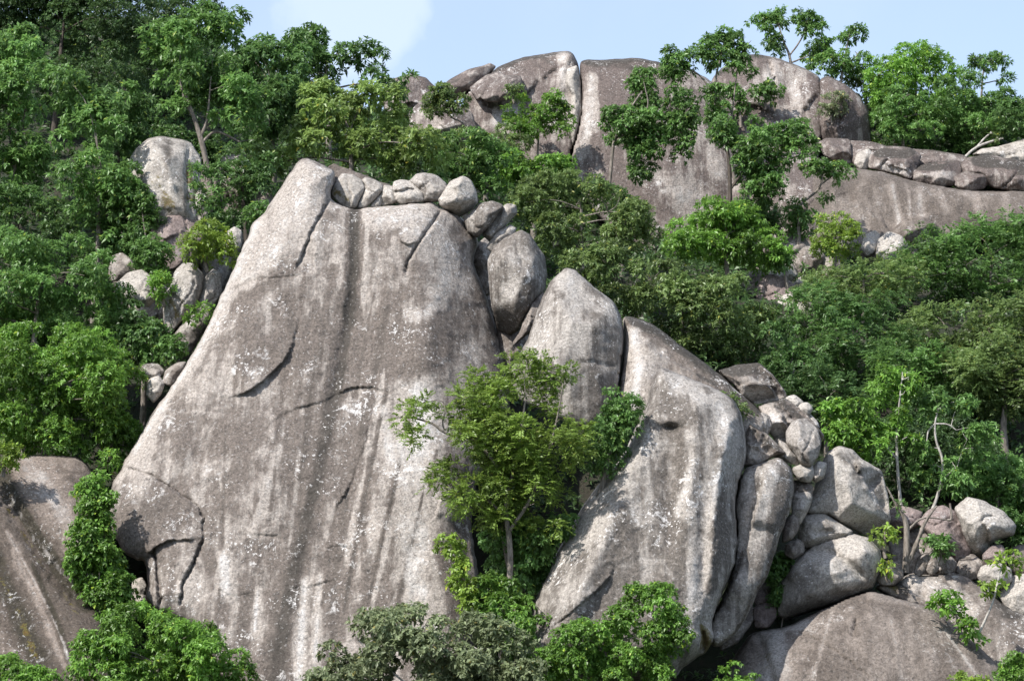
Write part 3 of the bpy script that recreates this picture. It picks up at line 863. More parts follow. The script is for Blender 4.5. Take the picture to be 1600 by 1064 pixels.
rock('huge grey granite slab streaked with water stains, the largest rock face',
     [(462, 256), (474, 246), (492, 250), (512, 260), (524, 268), (521, 292), (514, 308), (530, 319), (548, 326), (590, 323), (640, 317), (676, 316),
      (688, 324), (704, 326), (726, 346), (743, 362), (748, 382), (738, 402), (744, 428), (757, 455), (767, 485), (777, 520), (786, 552), (797, 600),
      (796, 650), (770, 700), (742, 755), (735, 810), (742, 860), (750, 915), (745, 980), (735, 1100), (540, 1110), (370, 1110), (330, 1020), (300, 975),
      (225, 950), (232, 905), (226, 872), (215, 880), (188, 858), (172, 825), (166, 790), (176, 752), (193, 728), (199, 712), (222, 676), (243, 636), (268, 606),
      (300, 556), (330, 500), (346, 462), (362, 424), (388, 372), (394, 348), (408, 340), (430, 304)],
     117.0, 'slab', T=3.6, tilt=0.52, rim=60, p=2.0, g=1.85, hard=0.62, hardw=5.5, name='granite_outcrop', cat='rock', rough=0.55, jit=1.6,
     feats=[
         ('cut', 320, 520, 154, 0.30, 12), ('cut', 700, 470, 12, 0.28, 26), ('cut', 690, 830, 5, 0.9, 10),
         ('ridge', [(690, 335), (688, 400), (680, 470), (660, 560)], 42, 0.4),
         ('ridge', [(480, 265), (470, 330), (430, 430), (400, 520)], 40, 0.3),
         ('bump', 560, 560, 60, 160, -0.3), ('bump', 600, 820, 60, 130, 0.35), ('bump', 380, 760, 90, 120, 0.45),
         ('crack', [(553, 322), (556, 360), (553, 420), (546, 480), (533, 560), (515, 640)], 9, 0.22),
         ('step', [(520, 300), (506, 326), (490, 352), (478, 384), (464, 414), (460, 425)], -0.5, 60),
         ('crack', [(519, 300), (506, 328), (490, 354), (478, 386), (464, 416)], 2.2, 0.25),
         ('step', [(306, 604), (330, 619), (362, 622), (396, 607), (428, 582), (450, 556), (462, 520), (468, 480)], 0.30, 70), ('step', [(372, 618), (396, 607), (428, 582), (450, 556), (458, 535)], 0.62, 60),
         ('step', [(410, 668), (440, 648), (470, 634), (498, 630), (526, 616), (556, 602), (590, 606), (620, 622)], 0.26, 60),
         ('crack', [(360, 455), (400, 436), (440, 434), (470, 430)], 1.8, 0.10),
         ('crack', [(690, 326), (674, 352), (654, 380), (640, 402), (634, 428)], 1.9, 0.40),
         ('step', [(634, 428), (654, 380), (676, 350), (690, 326)], -0.30, 50),
         ('step', [(618, 374), (632, 382), (648, 382), (660, 366), (668, 352)], 0.35, 22),
         ('step', [(580, 640), (574, 680), (560, 720), (548, 758), (528, 788), (518, 800)], -0.30, 30),
         ('step', [(700, 760), (690, 776), (680, 810)], 0.25, 30),
         ('step', [(540, 900), (550, 866), (580, 852), (590, 840)], -0.25, 40),
         ('step', [(190, 729), (216, 734), (246, 746), (272, 766), (300, 784), (316, 796), (320, 836)], -0.5, 60),
         ('crack', [(190, 730), (216, 735), (246, 747), (272, 767), (300, 785), (316, 797), (320, 836)], 1.7, 0.3),
         ('step', [(226, 874), (240, 856), (258, 846), (280, 843), (312, 842)], 0.80, 26),
         ('crack', [(318, 838), (312, 860), (300, 884), (286, 912), (281, 946)], 2.0, 0.5),
         ('step', [(281, 946), (286, 912), (300, 884), (312, 860)], 0.4, 30),
         ('crack', [(240, 858), (244, 890), (248, 920), (250, 946)], 2.2, 0.5),
         ('crack', [(400, 836), (420, 838), (440, 842)], 2.0, 0.12),
         ('step', [(330, 905), (350, 928), (380, 930), (410, 915), (425, 890)], 0.12, 40),
         ('step', [(440, 915), (470, 918), (500, 912), (530, 902)], 0.18, 40),
         ('step', [(505, 855), (530, 852), (555, 858)], 0.15, 40),
     ],
     paint=[
         ('dark', [(553, 330), (554, 380), (552, 430), (545, 490)], 11, 17, 1.0, 0.4), ('dark', [(549, 470), (538, 560), (520, 640), (500, 720), (470, 850), (445, 960), (430, 1080)], 18, 34, 0.8), ('dark', [(606, 480), (582, 600), (560, 700)], 12, 16, 0.6), ('dark', [(520, 420), (500, 560), (470, 700)], 8, 12, 0.5), ('dark', [(370, 520), (480, 550), (600, 530), (700, 520)], 70, 80, 0.36), ('dark', [(300, 680), (420, 680), (540, 690)], 70, 80, 0.34), ('dark', [(420, 700), (400, 800), (440, 930)], 90, 110, 0.34),
         ('pale', [(574, 340), (572, 420), (566, 480)], 8, 5, 0.5), ('dark', [(452, 484), (456, 520), (450, 545)], 13, 9, 0.6, 1.0),
         ('pale', [(490, 290), (440, 380), (380, 440)], 46, 22, 0.50), ('pale', [(590, 345), (640, 335), (665, 340)], 22, 22, 0.55),
         ('pale', [(690, 360), (700, 420), (680, 480), (650, 500)], 22, 20, 0.50), ('pale', [(643, 366), (652, 362)], 17, 14, 0.5, 0.3),
         ('pale', [(400, 352), (340, 490), (270, 610), (210, 705)], 14, 14, 0.65),  # pale band along the left rim, sunlight on that facet put into the colour
         ('pale', [(655, 612), (670, 640), (655, 700)], 28, 42, 0.70), ('pale', [(640, 700), (640, 800), (655, 930)], 48, 44, 0.60), ('pale', [(600, 640), (612, 720)], 14, 22, 0.6),
         ('dark', [(582, 660), (574, 760), (566, 860)], 6, 8, 0.55), ('dark', [(560, 690), (540, 790), (520, 930), (518, 1070)], 9, 22, 0.55),
         ('pale', [(476, 910), (470, 1000), (468, 1080)], 10, 12, 0.66, 0.6), ('pale', [(500, 900), (494, 1000), (490, 1080)], 6, 9, 0.58, 0.7),
         ('dark', [(436, 930), (424, 1080)], 20, 30, 0.62), ('dark', [(386, 930), (372, 1090)], 14, 22, 0.6), ('pale', [(402, 920), (398, 985)], 6, 5, 0.65),
         ('pale', [(436, 700), (412, 780), (392, 836)], 7, 8, 0.5), ('dark', [(340, 660), (360, 740), (350, 800)], 24, 30, 0.28), ('dark', [(490, 700), (462, 800), (450, 860)], 14, 20, 0.45),
         ('pale', [(350, 872), (352, 925)], 15, 14, 0.75, 0.6), ('dark', [(338, 880), (330, 890)], 8, 10, 0.6), ('dark', [(260, 790), (220, 800), (196, 840)], 46, 34, 0.55),
         ('dark', [(270, 800), (280, 805)], 18, 16, 0.35), ('pale', [(298, 905), (290, 930)], 16, 20, 0.4), ('dark', [(430, 440), (400, 460), (360, 540)], 12, 20, 0.25),
         ('dark', [(760, 500), (768, 560), (740, 620)], 14, 24, 0.35), ('dark', [(680, 850), (700, 900), (712, 950)], 8, 12, 0.5), ('dark', [(620, 740), (612, 930)], 5, 8, 0.35),
         ('dark', [(700, 560), (650, 590), (600, 560)], 26, 30, 0.38), ('dark', [(640, 440), (620, 520)], 20, 30, 0.22),
     ] + STREAKS)

# ------------------------------------------------------------------ stones lying along its crest
CR = 'stones lying along the crest of the great slab'
rock('thin dark wedge of rock behind the row of crest stones', [(514, 262), (524, 256), (534, 262), (560, 272), (590, 283), (616, 292), (618, 306), (560, 310), (522, 296)],
     125.2, 'brown', T=1.0, group=CR)
rock('squarish brown-stained stone beside the peak of the great slab', [(534, 273), (519, 299), (519, 305), (531, 318), (543, 325), (556, 325), (569, 294), (564, 283), (551, 275)],
     123.2, 'pale', T=0.9, cuts=2, paint=[('moss', [(525, 300), (545, 312)], 8, 6, 0.45)], group=CR)
rock('slanting pale stone wedged second in the crest row', [(571, 279), (565, 284), (570, 292), (557, 325), (572, 324), (597, 299), (596, 290), (585, 283)], 123.4, 'pale', T=0.8, cuts=2, group=CR)
rock('smallest wedge-shaped stone in the crest row', [(596, 300), (578, 323), (594, 322), (597, 310)], 123.2, 'pale', T=0.4, group=CR)
rock('small cracked stone between the wedge stone and the double stone', [(601, 291), (614, 294), (618, 304), (620, 316), (595, 320), (597, 301)], 123.3, 'pale', T=0.6, cuts=2, group=CR)
rock('low double-lobed stone in the middle of the crest row', [(617, 285), (627, 282), (642, 285), (648, 293), (659, 300), (663, 314), (627, 318), (618, 311), (615, 293)],
     123.2, 'pale', T=0.8, feats=[('crack', [(616, 302), (634, 297), (650, 295)], 3, 0.4)], group=CR)
rock('large rounded speckled stone on the crest, beside the pointed one', [(651, 274), (664, 272), (683, 276), (696, 288), (697, 298), (685, 314), (662, 315), (658, 300), (648, 291), (641, 283)],
     123.8, 'speck', T=1.2, group=CR)
rock('pointed grey stone leaning at the right end of the crest row', [(723, 276), (735, 284), (743, 301), (745, 316), (733, 330), (717, 339), (704, 330), (690, 323), (685, 311), (696, 297), (704, 286)],
     123.2, 'pale', T=1.5, tilt=0.1, feats=[('cut', 716, 318, -70, 1.5, 4)], cuts=1, group=CR)
rock('oblong leaning stone just below the pointed crest stone', [(750, 320), (769, 316), (783, 320), (786, 326), (772, 344), (746, 371), (733, 362), (725, 345), (738, 332)],
     123.0, 'speck', T=1.2, tilt=0.2, cuts=2, group=CR)
rock('rounded leaning stone overhanging behind the oblong one', [(778, 330), (790, 320), (805, 322), (807, 334), (791, 349), (768, 377), (754, 366), (762, 350)], 123.8, 'pale', T=1.0, tilt=0.1, cuts=1, group=CR)
rock('pale cobble pinched above the tall upright boulder', [(777, 363), (796, 353), (806, 358), (800, 368), (782, 382), (770, 394), (761, 386)], 123.0, 'pale', T=0.8, group=CR)
rock('dark shaded stone deep in the gap under the oblong stone', [(745, 385), (758, 372), (770, 390), (768, 430), (752, 436), (738, 410)], 126.0, 'grey', T=0.6)
rock('rounded shaded stone at the bottom of the dark gap', [(742, 412), (758, 408), (768, 418), (776, 450), (760, 462), (742, 440)], 125.6, 'grey', T=0.6)
rock('tall upright egg-shaped boulder wedged beside the great slab',
     [(814, 361), (827, 368), (838, 384), (850, 402), (853, 430), (849, 454), (836, 467), (824, 492), (812, 514), (796, 524), (780, 516), (771, 486), (767, 454), (763, 408), (771, 391), (790, 373)],
     121.2, 'speck', T=2.0, tilt=0.30, rim=40, feats=[('cut', 834, 420, 6, 2.2, 3), ('cut', 790, 482, -95, 1.3, 5), ('crack', [(806, 385), (812, 400), (818, 418)], 2, 0.12)],
     paint=[('dark', [(790, 500), (812, 480), (824, 450)], 22, 10, 0.5), ('pale', [(800, 460), (812, 440)], 20, 16, 0.4)], rough=0.8)
rock('dark rock filling the back of the gap behind the upright boulder', [(740, 400), (770, 385), (800, 400), (830, 470), (830, 540), (790, 600), (770, 540), (752, 470)], 128.5, 'grey', T=1.0, cuts=3)
rock('thin blade of rock leaning under the upright boulder', [(849, 457), (846, 485), (829, 517), (806, 537), (800, 545), (803, 532), (814, 517), (831, 472)], 120.0, 'grey', T=0.7)
rock('dark stone in the cleft between the slab and the pyramid boulder', [(775, 500), (800, 515), (820, 520), (812, 560), (800, 590), (788, 580), (780, 545)], 122.5, 'grey', T=0.8)

rock('pyramid-shaped boulder standing right of the upright egg boulder',
     [(885, 420), (899, 424), (929, 451), (959, 474), (970, 498), (974, 528), (970, 568), (963, 616), (946, 656), (921, 672), (885, 660), (850, 640), (815, 625), (800, 600), (799, 580), (828, 526), (847, 470), (861, 441)],
     116.5, 'speck', T=3.2, tilt=0.42, rim=60, rough=0.6,
     feats=[('ridge', [(888, 425), (880, 470), (872, 520), (862, 580)], 26, 0.6), ('crack', [(903, 566), (930, 566), (966, 573)], 2.0, 0.16), ('cut', 900, 500, 20, 0.25, 10), ('cut', 862, 520, 175, 0.4, 8)],
     paint=[('pale', [(888, 440), (905, 470), (880, 530)], 18, 12, 0.5), ('pale', [(862, 500), (842, 560)], 10, 14, 0.45), ('dark', [(930, 520), (940, 640)], 30, 40, 0.32)])
rock('long sloping slab with dark weathered top behind the front right slab',
     [(973, 497), (983, 493), (1010, 501), (1037, 518), (1070, 546), (1094, 562), (1128, 586), (1161, 616), (1190, 641), (1201, 656), (1196, 678), (1178, 690), (1120, 690), (1040, 680), (985, 660), (958, 640), (964, 612), (972, 568), (975, 528)],
     118.0, 'grey', T=3.0, tilt=0.55, rim=34, rough=0.6, name='granite_outcrop', cat='rock',
     feats=[('step', [(985, 520), (1020, 548), (1060, 570), (1110, 598), (1180, 650)], -1.2, 50), ('bump', 1005, 590, 26, 60, 0.6)],
     paint=[('dark', [(990, 500), (1040, 530), (1100, 574), (1180, 638)], 14, 22, 0.62, 0.4), ('pale', [(990, 520), (1000, 580), (985, 640)], 14, 22, 0.75)])

# ------------------------------------------------------------------ front right slab and its flank
rock('tall front slab with pale lichen, standing right of the central tree',
     [(1028, 580), (1036, 573), (1060, 586), (1110, 603), (1144, 622), (1160, 648), (1166, 690), (1164, 726), (1152, 760), (1150, 800), (1154, 850), (1150, 880), (1136, 912), (1122, 942), (1112, 975),
      (1117, 1005), (1094, 1026), (1075, 1036), (1040, 1070), (900, 1060), (850, 1034), (828, 1016), (826, 985), (834, 942), (850, 905), (880, 842), (905, 800), (930, 762), (955, 734), (985, 690), (1002, 650), (1014, 612)],
     109.8, 'speck', T=3.8, tilt=0.42, rim=70, p=2.0, g=2.0, hard=0.5, hardw=7, rough=0.7, name='granite_outcrop', cat='rock', jit=1.5,
     feats=[('cut', 960, 800, 150, 0.5, 12), ('cut', 1090, 700, 8, 0.30, 16), ('bump', 1048, 669, 16, 6, -0.4), ('bump', 1046, 656, 20, 7, 0.2),
            ('ridge', [(1030, 590), (1010, 680), (965, 780), (930, 880), (880, 980)], 26, 0.8), ('ridge', [(1090, 640), (1085, 740), (1060, 850), (1040, 960)], 24, 0.5),
            ('bump', 1050, 790, 20, 130, -0.45), ('ridge', [(1140, 660), (1120, 760), (1112, 880), (1095, 960)], 12, 0.5), ('bump', 1100, 900, 10, 90, -0.5),
            ('step', [(838, 1000), (880, 965), (920, 935), (952, 905), (960, 880)], 0.5, 40), ('crack', [(1096, 985), (1102, 1000), (1098, 1020)], 4, 0.6),
            ('cut', 1060, 1010, -80, 1.0, 6)],
     paint=[('pale', [(1060, 600), (1130, 640), (1140, 700), (1110, 800)], 22, 12, 0.55), ('dark', [(1040, 620), (1080, 650)], 20, 22, 0.28), ('dark', [(1046, 668), (1056, 670)], 10, 8, 0.8, 0.4),  # last stroke darkens the small hollow, its shade put into the colour
            ('pale', [(1000, 680), (960, 780), (900, 850)], 18, 26, 0.5), ('pale', [(1080, 730), (1060, 800)], 9, 12, 0.6), ('pale', [(1096, 850), (1074, 960)], 12, 16, 0.55),
            ('dark', [(1124, 700), (1130, 800), (1110, 920)], 12, 16, 0.52), ('dark', [(1060, 760), (1048, 860), (1068, 960)], 14, 26, 0.45), ('dark', [(950, 900), (960, 960), (930, 980)], 24, 30, 0.42),
            ('moss', [(1098, 980), (1106, 1012)], 9, 12, 0.9, 0.5), ('dark', [(980, 740), (940, 800)], 10, 14, 0.3)])
rock('tall speckled column of rock on the flank of the front slab',
     [(1160, 730), (1195, 722), (1222, 713), (1238, 732), (1242, 770), (1228, 816), (1213, 856), (1203, 893), (1186, 922), (1168, 962), (1148, 992), (1124, 1014), (1106, 1006), (1110, 968), (1128, 930), (1145, 890), (1150, 840), (1148, 780)],
     110.8, 'speck', T=2.6, tilt=0.35, rim=34, rough=0.7, name='granite_outcrop', cat='rock', jit=1.4,
     feats=[('step', [(1198, 722), (1186, 772), (1176, 810), (1160, 870), (1130, 950)], 1.3, 50), ('cut', 1205, 790, 10, 0.5, 8)],
     paint=[('pale', [(1205, 740), (1196, 800)], 12, 10, 0.55), ('dark', [(1224, 740), (1212, 820)], 10, 14, 0.45)])
rock('dark lens-shaped boulder tucked low beside the flank column', [(1174, 938), (1177, 968), (1152, 1003), (1128, 1016), (1124, 1004), (1138, 981), (1158, 958)], 113.0, 'grey', T=0.9)
rock('reddish cobble stone in the shade below the flank column', [(1178, 950), (1196, 942), (1213, 946), (1212, 964), (1200, 978), (1180, 980)], 113.4, 'pink', T=0.6)
rock('small round stone in the shade, above the reddish cobble', [(1176, 928), (1190, 922), (1200, 930), (1198, 944), (1182, 946)], 114.0, 'pink', T=0.5)
rock('small shaded stone between the flank column and the pale boulder', [(1186, 912), (1198, 908), (1205, 918), (1200, 928), (1188, 926)], 114.4, 'grey', T=0.4)
rock('angular wedge block with dark top resting on the flank column', [(1165, 682), (1172, 664), (1182, 670), (1198, 680), (1228, 708), (1202, 714), (1187, 725), (1161, 728)], 113.6, 'grey', T=1.3, tilt=0.3, sm=1,
     feats=[('step', [(1166, 690), (1190, 698), (1200, 714)], -0.7, 40)], paint=[('dark', [(1175, 672), (1215, 704)], 10, 10, 0.7, 0.4), ('pale', [(1175, 705), (1186, 716)], 12, 10, 0.6)])
rock('flat-topped dark block at the head of the boulder pile', [(1122, 580), (1149, 572), (1186, 569), (1203, 584), (1225, 611), (1227, 618), (1214, 624), (1182, 630), (1160, 618), (1150, 604)], 117.6, 'grey', T=1.8, tilt=0.6, sm=1,
     feats=[('step', [(1150, 607), (1164, 600), (1184, 596), (1202, 600), (1214, 624)], -0.9, 26), ('crack', [(1180, 580), (1188, 582)], 3, 0.2)],
     paint=[('dark', [(1130, 580), (1185, 575), (1215, 606)], 14, 12, 0.7, 0.4), ('pale', [(1170, 615), (1195, 612)], 10, 10, 0.6)])
rock('ribbed sloping block under the flat-topped block', [(1186, 634), (1208, 629), (1228, 623), (1248, 637), (1268, 657), (1287, 680), (1281, 692), (1240, 690), (1215, 690), (1198, 668)], 116.4, 'grey', T=1.5, tilt=0.5, sm=1,
     feats=[('step', [(1210, 632), (1226, 656), (1240, 690)], -0.8, 40), ('crack', [(1218, 632), (1250, 664)], 2, 0.15)], paint=[('dark', [(1222, 630), (1270, 672)], 12, 12, 0.66, 0.4), ('pale', [(1205, 650), (1218, 680)], 12, 12, 0.7)])
rock('rough stone jammed left of the ribbed block', [(1176, 660), (1190, 646), (1202, 652), (1204, 668), (1198, 682), (1184, 676)], 115.2, 'speck', T=0.9, cuts=2)
SM = 'small blocks in the right-hand boulder pile'
rock('small flat block at the upper edge of the boulder pile', [(1228, 622), (1241, 618), (1254, 628), (1251, 634), (1240, 637)], 117.0, 'pale', T=0.5, group=SM)
rock('small cube of rock at the tip of the upper edge of the pile', [(1243, 637), (1253, 631), (1262, 630), (1269, 639), (1262, 649), (1253, 645)], 116.6, 'pale', T=0.5, cuts=2, group=SM)
rock('pebble-sized block just below the cube at the edge of the pile', [(1257, 650), (1266, 648), (1276, 658), (1280, 668), (1270, 664)], 116.4, 'pale', T=0.4, group=SM)
rock('faceted round boulder in the middle of the right-hand pile', [(1247, 656), (1260, 655), (1277, 672), (1281, 696), (1277, 712), (1267, 729), (1250, 724), (1241, 706), (1230, 693), (1229, 676), (1237, 662)], 114.2, 'speck', T=1.4, cuts=3, rough=0.7)
rock('slanting flat stone below the faceted round boulder', [(1216, 686), (1228, 695), (1249, 715), (1246, 727), (1234, 722), (1216, 714), (1204, 713), (1220, 704)], 114.0, 'pale', T=0.7, group=SM)
rock('grey cube under the faceted round boulder, upper of three', [(1239, 731), (1256, 726), (1268, 727), (1271, 742), (1265, 752), (1250, 750), (1241, 741)], 113.4, 'pale', T=0.8, cuts=3, group=SM)
rock('small block between the grey cube and the triangular rock', [(1270, 732), (1277, 722), (1291, 724), (1286, 745), (1274, 753), (1268, 743)], 114.0, 'pale', T=0.8, cuts=2, group=SM)
rock('shaded block in the crevice under the grey cube', [(1241, 751), (1262, 753), (1270, 762), (1267, 774), (1243, 770)], 113.8, 'grey', T=0.6, cuts=1, group=SM)
rock('flat-fronted block lowest in the crevice by the triangular rock', [(1239, 772), (1266, 767), (1268, 780), (1259, 802), (1250, 818), (1238, 806)], 113.2, 'pale', T=0.9, cuts=2, group=SM)
rock('round stone at the foot of the crevice by the flank column', [(1225, 820), (1235, 805), (1248, 807), (1247, 826), (1238, 840), (1223, 847)], 112.6, 'grey', T=0.8, group=SM)
rock('shaded cobble under the round stone at the crevice foot', [(1230, 850), (1245, 842), (1256, 850), (1254, 864), (1240, 872), (1228, 866)], 113.6, 'grey', T=0.6, group=SM)

rock('big triangular rock dappled with leaf shadow', [(1288, 720), (1294, 708), (1312, 698), (1332, 704), (1350, 722), (1376, 736), (1385, 772), (1390, 812), (1385, 824), (1371, 829), (1351, 834), (1324, 820), (1293, 804), (1258, 803), (1270, 772)],
     116.2, 'pale', T=2.4, tilt=0.4, rim=20, rough=0.6,
     feats=[('step', [(1310, 705), (1335, 728), (1350, 752), (1372, 780), (1388, 815)], -0.9, 50), ('step', [(1336, 720), (1350, 752), (1356, 760)], 0.8, 22), ('cut', 1330, 812, -80, 1.0, 5)],
     paint=[('dark', [(1312, 710), (1340, 740)], 12, 16, 0.5), ('dark', [(1362, 745), (1384, 800)], 14, 14, 0.35)])
rock('oblong rounded boulder between the triangular rock and the pale boulder', [(1249, 817), (1262, 804), (1290, 804), (1311, 818), (1331, 829), (1326, 838), (1292, 846), (1263, 856), (1250, 846)], 114.8, 'pale', T=1.5, tilt=0.3,
     feats=[('bump', 1295, 832, 18, 6, -0.35)])
rock('large pale rounded boulder half in shadow on the big dome', [(1262, 856), (1297, 842), (1328, 835), (1356, 841), (1374, 860), (1377, 884), (1362, 918), (1314, 939), (1264, 956), (1230, 967), (1214, 960), (1222, 908), (1242, 880)],
     114.2, 'pale', T=2.4, tilt=0.35, rim=30, rough=0.7, feats=[('crack', [(1255, 860), (1300, 862), (1330, 884), (1350, 905)], 7, 0.5), ('cut', 1300, 925, -75, 1.2, 6), ('ridge', [(1262, 868), (1240, 900)], 10, 0.4)],
     paint=[('dark', [(1240, 955), (1310, 932), (1360, 905)], 12, 12, 0.5), ('pale', [(1290, 880), (1330, 905)], 22, 20, 0.6), ('pale', [(1320, 850), (1360, 862)], 12, 10, 0.5)])
rock('broad brown domed boulder at the bottom, dark and streaked', [(1130, 1056), (1148, 1024), (1162, 1002), (1178, 986), (1229, 980), (1262, 962), (1298, 944), (1346, 925), (1366, 922), (1398, 933), (1450, 946), (1484, 967), (1512, 994), (1542, 1018), (1576, 1056), (1600, 1110), (1120, 1120)],
     112.8, 'brown', T=4.2, tilt=0.55, rim=80, p=1.9, g=2.8, rough=0.45, name='granite_dome', cat='rock',
     feats=[('crack', [(1360, 924), (1352, 940)], 2, 0.15), ('crack', [(1340, 966), (1330, 995)], 2.5, 0.3), ('crack', [(1240, 985), (1300, 1010), (1360, 1060)], 1.8, 0.15), ('cut', 1240, 1010, 172, 0.5, 14), ('bump', 1185, 1010, 14, 60, -0.4), ('crack', [(1178, 985), (1196, 1020), (1210, 1070)], 5, 0.25)],
     paint=[('pale', [(1215, 1000), (1195, 1080)], 34, 50, 0.85), ('pale', [(1190, 992), (1260, 972)], 18, 18, 0.7), ('moss', [(1205, 1010), (1200, 1040)], 8, 14, 0.35), ('pale', [(1370, 950), (1400, 990)], 8, 8, 0.28), ('pale', [(1480, 990), (1530, 1060)], 4, 6, 0.75), ('pale', [(1300, 955), (1270, 1060)], 5, 8, 0.6), ('pale', [(1390, 960), (1410, 1060)], 5, 8, 0.6),
            ('pale', [(1420, 960), (1428, 1060)], 6, 8, 0.3), ('pale', [(1290, 950), (1240, 1030)], 16, 22, 0.3), ('pale', [(1360, 930), (1440, 948)], 8, 6, 0.4)])
rock('layered grey slab with a ledge behind the brown dome', [(1362, 918), (1380, 908), (1402, 908), (1422, 893), (1452, 899), (1482, 890), (1508, 896), (1536, 919), (1570, 944), (1605, 960), (1650, 985), (1650, 1080), (1560, 1075), (1530, 1030), (1490, 985), (1450, 960), (1400, 940)],
     115.2, 'grey', T=2.6, tilt=0.6, rim=34, rough=0.6, name='granite_outcrop', cat='rock',
     feats=[('step', [(1402, 912), (1424, 925), (1448, 936), (1456, 930)], -0.5, 26), ('step', [(1452, 900), (1482, 912), (1512, 928), (1534, 934)], -0.7, 40), ('step', [(1372, 920), (1410, 930), (1444, 946)], -0.3, 20)],
     paint=[('pale', [(1420, 905), (1460, 918), (1500, 950)], 16, 24, 0.5), ('moss', [(1388, 918), (1400, 922)], 8, 8, 0.5), ('dark', [(1408, 922), (1418, 930)], 8, 8, 0.7), ('dark', [(1560, 950), (1600, 1000)], 20, 26, 0.4)])

RP = 'boulders in the pile at the right edge'
rock('pale blocky boulder, topmost at the right edge', [(1492, 794), (1513, 777), (1537, 784), (1568, 801), (1586, 822), (1582, 836), (1558, 841), (1546, 848), (1538, 872), (1518, 868), (1508, 836)], 117.2, 'pale', T=1.8, tilt=0.25, cuts=2, sm=1,
     feats=[('crack', [(1533, 815), (1540, 806), (1552, 806)], 2.5, 0.3), ('cut', 1560, 828, -75, 1.4, 4), ('step', [(1530, 812), (1548, 835), (1540, 870)], 0.5, 24)], group=RP)
rock('smooth pinkish slab leaning against the pale blocky boulder', [(1434, 818), (1452, 798), (1474, 791), (1492, 800), (1512, 834), (1517, 862), (1494, 882), (1486, 860), (1460, 846)], 117.4, 'pink', T=1.4, tilt=0.4, group=RP)
rock('reddish boulder at the foot of the pale-trunked tree', [(1388, 800), (1402, 790), (1424, 795), (1440, 800), (1436, 820), (1412, 832), (1392, 822)], 119.0, 'pink', T=1.0, group=RP)
rock('shaded boulder behind the forked grey tree', [(1386, 830), (1420, 824), (1470, 836), (1492, 866), (1484, 892), (1430, 900), (1396, 884)], 119.0, 'grey', T=1.2, group=RP)
rock('slanted splinter of stone at the foot of the forked tree', [(1429, 893), (1436, 870), (1449, 864), (1452, 872), (1443, 894), (1436, 900)], 115.6, 'grey', T=0.4, group=RP)
rock('upright egg stone beside the slanted splinter', [(1446, 890), (1448, 870), (1458, 860), (1467, 866), (1466, 888), (1456, 898)], 115.8, 'grey', T=0.5, group=RP)
rock('grey cobble under the pinkish slab', [(1466, 888), (1474, 876), (1486, 870), (1494, 880), (1490, 892), (1474, 897)], 115.8, 'grey', T=0.5, group=RP)
rock('round shaded stone beside the big pale boulder', [(1366, 900), (1372, 882), (1392, 876), (1408, 886), (1410, 902), (1396, 913), (1376, 913)], 114.6, 'grey', T=0.8, group=RP)
rock('square stone under the pale blocky boulder', [(1536, 868), (1548, 854), (1564, 852), (1574, 866), (1570, 884), (1540, 888)], 116.2, 'pink', T=0.8, cuts=2, group=RP)
rock('long low stone in the right-edge pile under the square stone', [(1528, 900), (1534, 886), (1556, 880), (1578, 888), (1580, 908), (1560, 916), (1536, 914)], 115.4, 'pale', T=0.9, group=RP)
rock('dark cobble wedged between the pile and the layered slab', [(1494, 894), (1500, 872), (1520, 866), (1536, 880), (1530, 902), (1510, 906)], 116.4, 'grey', T=0.7, cuts=2, group=RP)
rock('boulder cut by the right edge beside the young plants', [(1562, 930), (1572, 906), (1600, 896), (1640, 905), (1650, 950), (1610, 964), (1576, 955)], 115.6, 'pale', T=1.2, group=RP)
rock('brownish stone at the right edge above the long low stone', [(1572, 870), (1590, 852), (1630, 850), (1640, 890), (1600, 900), (1578, 892)], 117.0, 'brown', T=0.9, group=RP)

# ------------------------------------------------------------------ lower left
rock('sloping slab in the lower left corner with a brown seepage line',
     [(-40, 760), (0, 736), (14, 716), (52, 711), (96, 711), (128, 714), (150, 745), (160, 800), (150, 860), (155, 930), (170, 1000), (180, 1100), (-60, 1110)],
     111.5, 'seep', T=3.0, tilt=0.6, rim=50, g=2.4, rough=0.5, name='granite_outcrop', cat='rock',
     feats=[('crack', [(0, 770), (40, 830), (80, 890), (130, 945)], 14, 0.8), ('cut', 60, 900, 38, 0.35, 10)],
     paint=[('dark', [(-20, 830), (10, 920), (50, 1010), (90, 1100)], 30, 44, 0.8, 0.6), ('dark', [(50, 880), (90, 970), (125, 1070)], 9, 14, 0.8, 0.5), ('pale', [(10, 830), (50, 900), (95, 990), (120, 1070)], 4, 6, 0.6), ('dark', [(5, 745), (40, 810), (85, 880), (135, 945)], 15, 19, 1.2, 0.4), ('moss', [(2, 775), (40, 842), (85, 912), (130, 965)], 5, 7, 0.4, 0.5), ('pale', [(30, 800), (75, 868), (125, 925)], 8, 6, 0.5), ('dark', [(60, 860), (100, 960), (130, 1060)], 12, 18, 0.5), ('pale', [(-10, 860), (30, 940), (50, 1060)], 6, 8, 0.4),
            ('pale', [(20, 860), (60, 940), (100, 1040)], 5, 9, 0.5), ('pale', [(50, 730), (95, 790), (115, 840)], 30, 24, 0.62), ('dark', [(120, 870), (140, 960), (150, 1060)], 16, 24, 0.5), ('moss', [(0, 900), (40, 980), (60, 1040)], 7, 9, 0.4)])
rock('white angular stone under the overhang of the great slab', [(203, 930), (208, 908), (222, 903), (228, 915), (222, 935), (208, 938)], 113.4, 'pale', T=0.5, cuts=2)
rock('cream rounded stone at the foot of the overhang', [(198, 945), (206, 934), (224, 930), (236, 942), (236, 958), (214, 966), (199, 960)], 112.6, 'pale', T=0.6)

